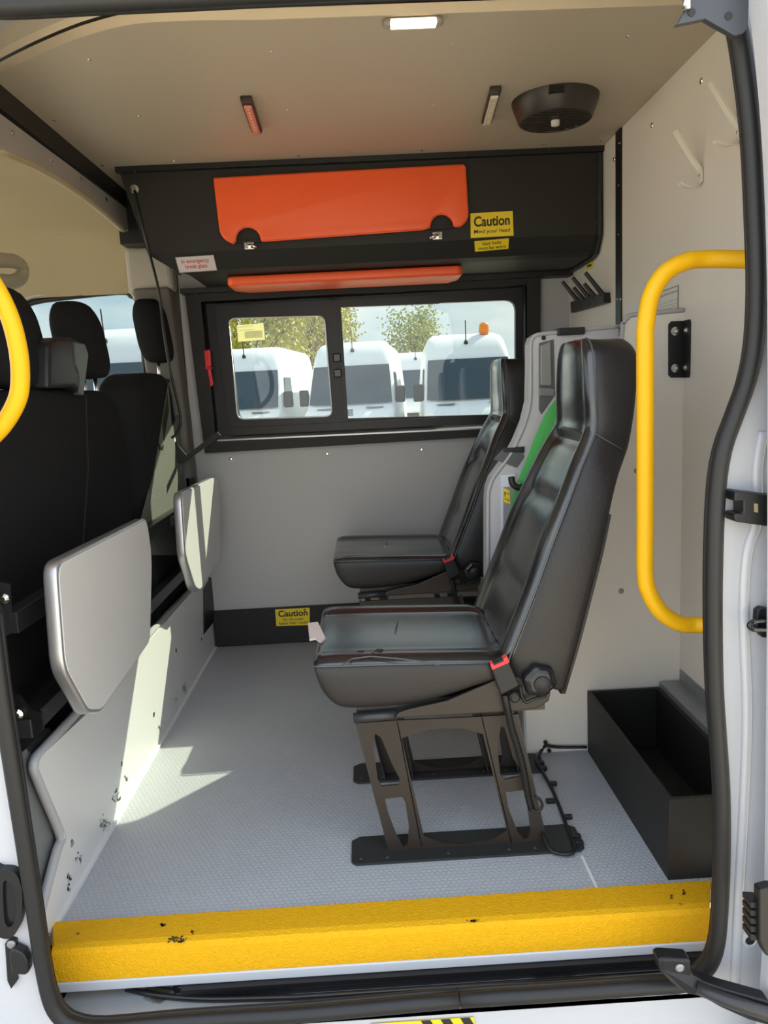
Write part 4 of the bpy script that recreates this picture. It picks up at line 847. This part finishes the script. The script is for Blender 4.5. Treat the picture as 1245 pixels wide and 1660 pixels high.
# ------------------------------------------------------------------ outside
GZ = -.46
g = struct(MB().box((-60, -40, GZ-.05), (60, 80, GZ)).build('floor_outside', GRAVEL)); g.name = 'ground'
def van_proto(label):
    t = thing('parked_van', (0, 0, 0), label, 'van', 'white vans parked outside')
    lev = [(.30, .10, .98), (.55, .0, 1.0), (.95, .02, 1.0), (1.08, .16, 1.0), (1.18, .46, .99), (1.25, .60, .985), (1.7, .88, .955), (2.1, 1.12, .915), (2.3, 1.27, .885), (2.5, 1.5, .85), (2.62, 1.72, .80), (2.70, 2.05, .70), (2.73, 2.5, .55)]
    rings = []
    for z, y0, hw in lev:
        r = .20; ring = []
        for cx, cy, a0 in ((hw-r, y0+r, -90), (hw-.1, 5.8-.1, 0), (-hw+.1, 5.8-.1, 90), (-hw+r, y0+r, 180)):
            rr = r if cy < 5 else .1
            for k in range(6):
                a = math.radians(a0+90*k/5); ring.append(Vector((cx+rr*math.cos(a), cy+rr*math.sin(a)*(.8 if cy < 5 else 1), z)))
        rings.append(ring)
    MB().loft(rings).build('body', WHITEV, t, smooth='a')
    ws = []
    for z, y0, hw in [(1.27, .60, .985), (1.48, .74, .97), (1.7, .88, .955), (1.92, 1.0, .935), (2.12, 1.125, .915)]:
        row = []
        for k in range(9):
            u = -1+k/4; x = u*(hw-.055); y = y0-.045+(.045*abs(u)**7); row.append(Vector((x, y+.01, z)))
        ws.append(row)
    m = MB(); m.add([p for r in ws for p in r]+[p+Vector((0, .01, 0)) for r in ws for p in r], [(i*9+k, i*9+k+1, (i+1)*9+k+1, (i+1)*9+k) for i in range(4) for k in range(8)])
    m.build('windscreen', WSCR, t, smooth=True)
    for s in (-1, 1):
        f = MB().prism([(s*.985, 1.05, 1.28), (s*.985, 2.1, 1.28), (s*.945, 2.1, 1.95), (s*.945, 1.4, 1.95)], (s*.012, 0, 0)).build('side_window', WSCR, t)
        MB().box((s*1.10-.11, .92, 1.25), (s*1.10+.11, 1.02, 1.62)).build('wing_mirror', BLACKP, t, bevel=.04)
        MB().box((s*1.0-.05, .98, 1.3), (s*1.0+.05, 1.02, 1.36)).build('mirror_arm', BLACKP, t)
        MB().prism([(s*.60, -.002, .75), (s*.93, .10, .78), (s*.93, .16, 1.0), (s*.66, .03, .95)], (0, .05, 0)).build('headlamp', mat('headlamp', (.5, .52, .55), .15), t)
        for yy in (.95, 4.6): MB().lathe((s*.80, yy, .33), (s, 0, 0), [(0, .33), (.18, .33), (.19, .28)], 20).build('wheel', RUBBER, t)
    MB().box((-.5, .0-.01, .6), (.5, .03, .82)).build('grille', BLACKP, t, bevel=.02)
    for s in (-1, 1): MB().prism([(s*.35, .47, 1.185), (s*.75, .50, 1.175), (s*.72, .40, 1.165), (s*.38, .36, 1.17)], (0, -.01, .012)).build('scuttle_vent', mat('vent_grey', (.3, .32, .34), .6), t)
    MB().tube([(0, 1.50, 2.47), (0, 1.46, 2.95)], .012, 5).build('antenna', INK, t); MB().lathe((0, 1.50, 2.45), (0, -.3, 1), [(0, .05), (.06, .04), (.09, .01)], 10).build('antenna_base', INK, t)
    return t
vp = van_proto('white high-roof van seen through the middle of the sliding window')
def put_van(v, px, D, yaw, label):
    d = PY(px, 640, D); v.location = (d.x, D, GZ); v.rotation_euler = (0, 0, math.radians(yaw)); v['label'] = label; return v
put_van(vp, 562, 16.4, -6, 'white van in the middle of the window, its front facing the camera')
v2 = put_van(copy_tree(vp, (0, 0, 0)), 372, 16.8, -6, 'white van at the left behind the smaller sliding pane')
v3 = put_van(copy_tree(vp, (0, 0, 0)), 768, 15.4, -3, 'white van with amber roof beacon, partly behind the farther seat')
v4 = put_van(copy_tree(vp, (0, 0, 0)), 676, 23, -4, 'distant white van in the gap between two nearer vans')
v5 = put_van(copy_tree(vp, (0, 0, 0)), 110, 10.4, -3, 'white van seen through the cab side window behind the headrests')
v6 = put_van(copy_tree(vp, (0, 0, 0)), -40, 14.0, -6, 'white van seen between the two nearest headrests')
bc = Vector((.45, 1.95, 2.66)); bo_ = MB().lathe(Vector((0, 0, 0)), (0, 0, 1), [(0, .10), (.04, .10), (.05, .12), (.22, .10), (.26, .05)], 16).build('beacon', AMBER)
bo_.parent = v3; bo_.location = bc; 
random.seed(3)
def tree(px, ybase, D, h, cw_, ch, n, m, label, sz=.16):
    base = PY(px, 640, D); base.z = GZ
    t = thing('tree', base, label, 'tree', 'spring trees behind the parked vans')
    MB().tube([base, base+Vector((.1, 0, h*.5)), base+Vector((0, 0, h*.8))], [.16, .11, .05], 8).build('trunk', BARK, t, smooth=True)
    br = MB(); tips = []
    for k in range(26):
        a = random.uniform(0, 6.28); z0 = random.uniform(.25, .7)*h; e = base+Vector((math.cos(a)*cw_*random.uniform(.3, .9), math.sin(a)*cw_*random.uniform(.3, .9), min(h*.98, z0+random.uniform(.15, .5)*h)))
        br.tube([base+Vector((0, 0, z0)), e], [.04, .012], 5); tips.append(e)
    br.build('branches', BARK, t)
    f = MB(); c0 = base+Vector((0, 0, h-ch))
    for k in range(n):
        if random.random() < .6:
            e = random.choice(tips); p = e+Vector((random.gauss(0, .32), random.gauss(0, .32), random.gauss(0, .32)))
        else:
            a = random.uniform(0, 6.28); r = math.sqrt(random.random())*cw_; u = random.uniform(-1, 1); p = c0+Vector((math.cos(a)*r, math.sin(a)*r, u*ch*math.sqrt(max(0, 1-(r/cw_)**2))))
        a = Vector((random.gauss(0, 1), random.gauss(0, 1), random.gauss(0, 1))).normalized()*sz*.5; b = a.orthogonal().normalized()*sz*.35
        f.add([p-a, p+b, p+a, p-b], [(0, 1, 2, 3)])
    o = f.build('foliage', m, t); o['kind'] = 'stuff'
tree(418, 0, 31, 5.6, 2.2, 2.3, 5500, LEAFA, 'yellow-green tree behind the left van', .17)
tree(505, 0, 36, 6.0, 2.4, 2.5, 6000, LEAFA, 'dense yellow-green tree between left and middle vans', .17)
tree(674, 0, 36, 5.1, 1.2, 1.7, 2200, LEAFB, 'small green tree in the gap between middle and right vans', .17)
gh = MB()
for k in range(5000):
    x = random.uniform(-9, 9); y = random.uniform(40, 42); hh = random.uniform(1.5, 2.8); dx = random.gauss(0, .12)
    gh.add([(x-.03, y, GZ), (x+.03, y, GZ), (x+dx, y+.1, GZ+hh)], [(0, 1, 2)])
o = gh.build('grass_bank', GRASS); tag(o, 'tall dry grass bank beyond the parked vans', 'grass'); o['kind'] = 'stuff'
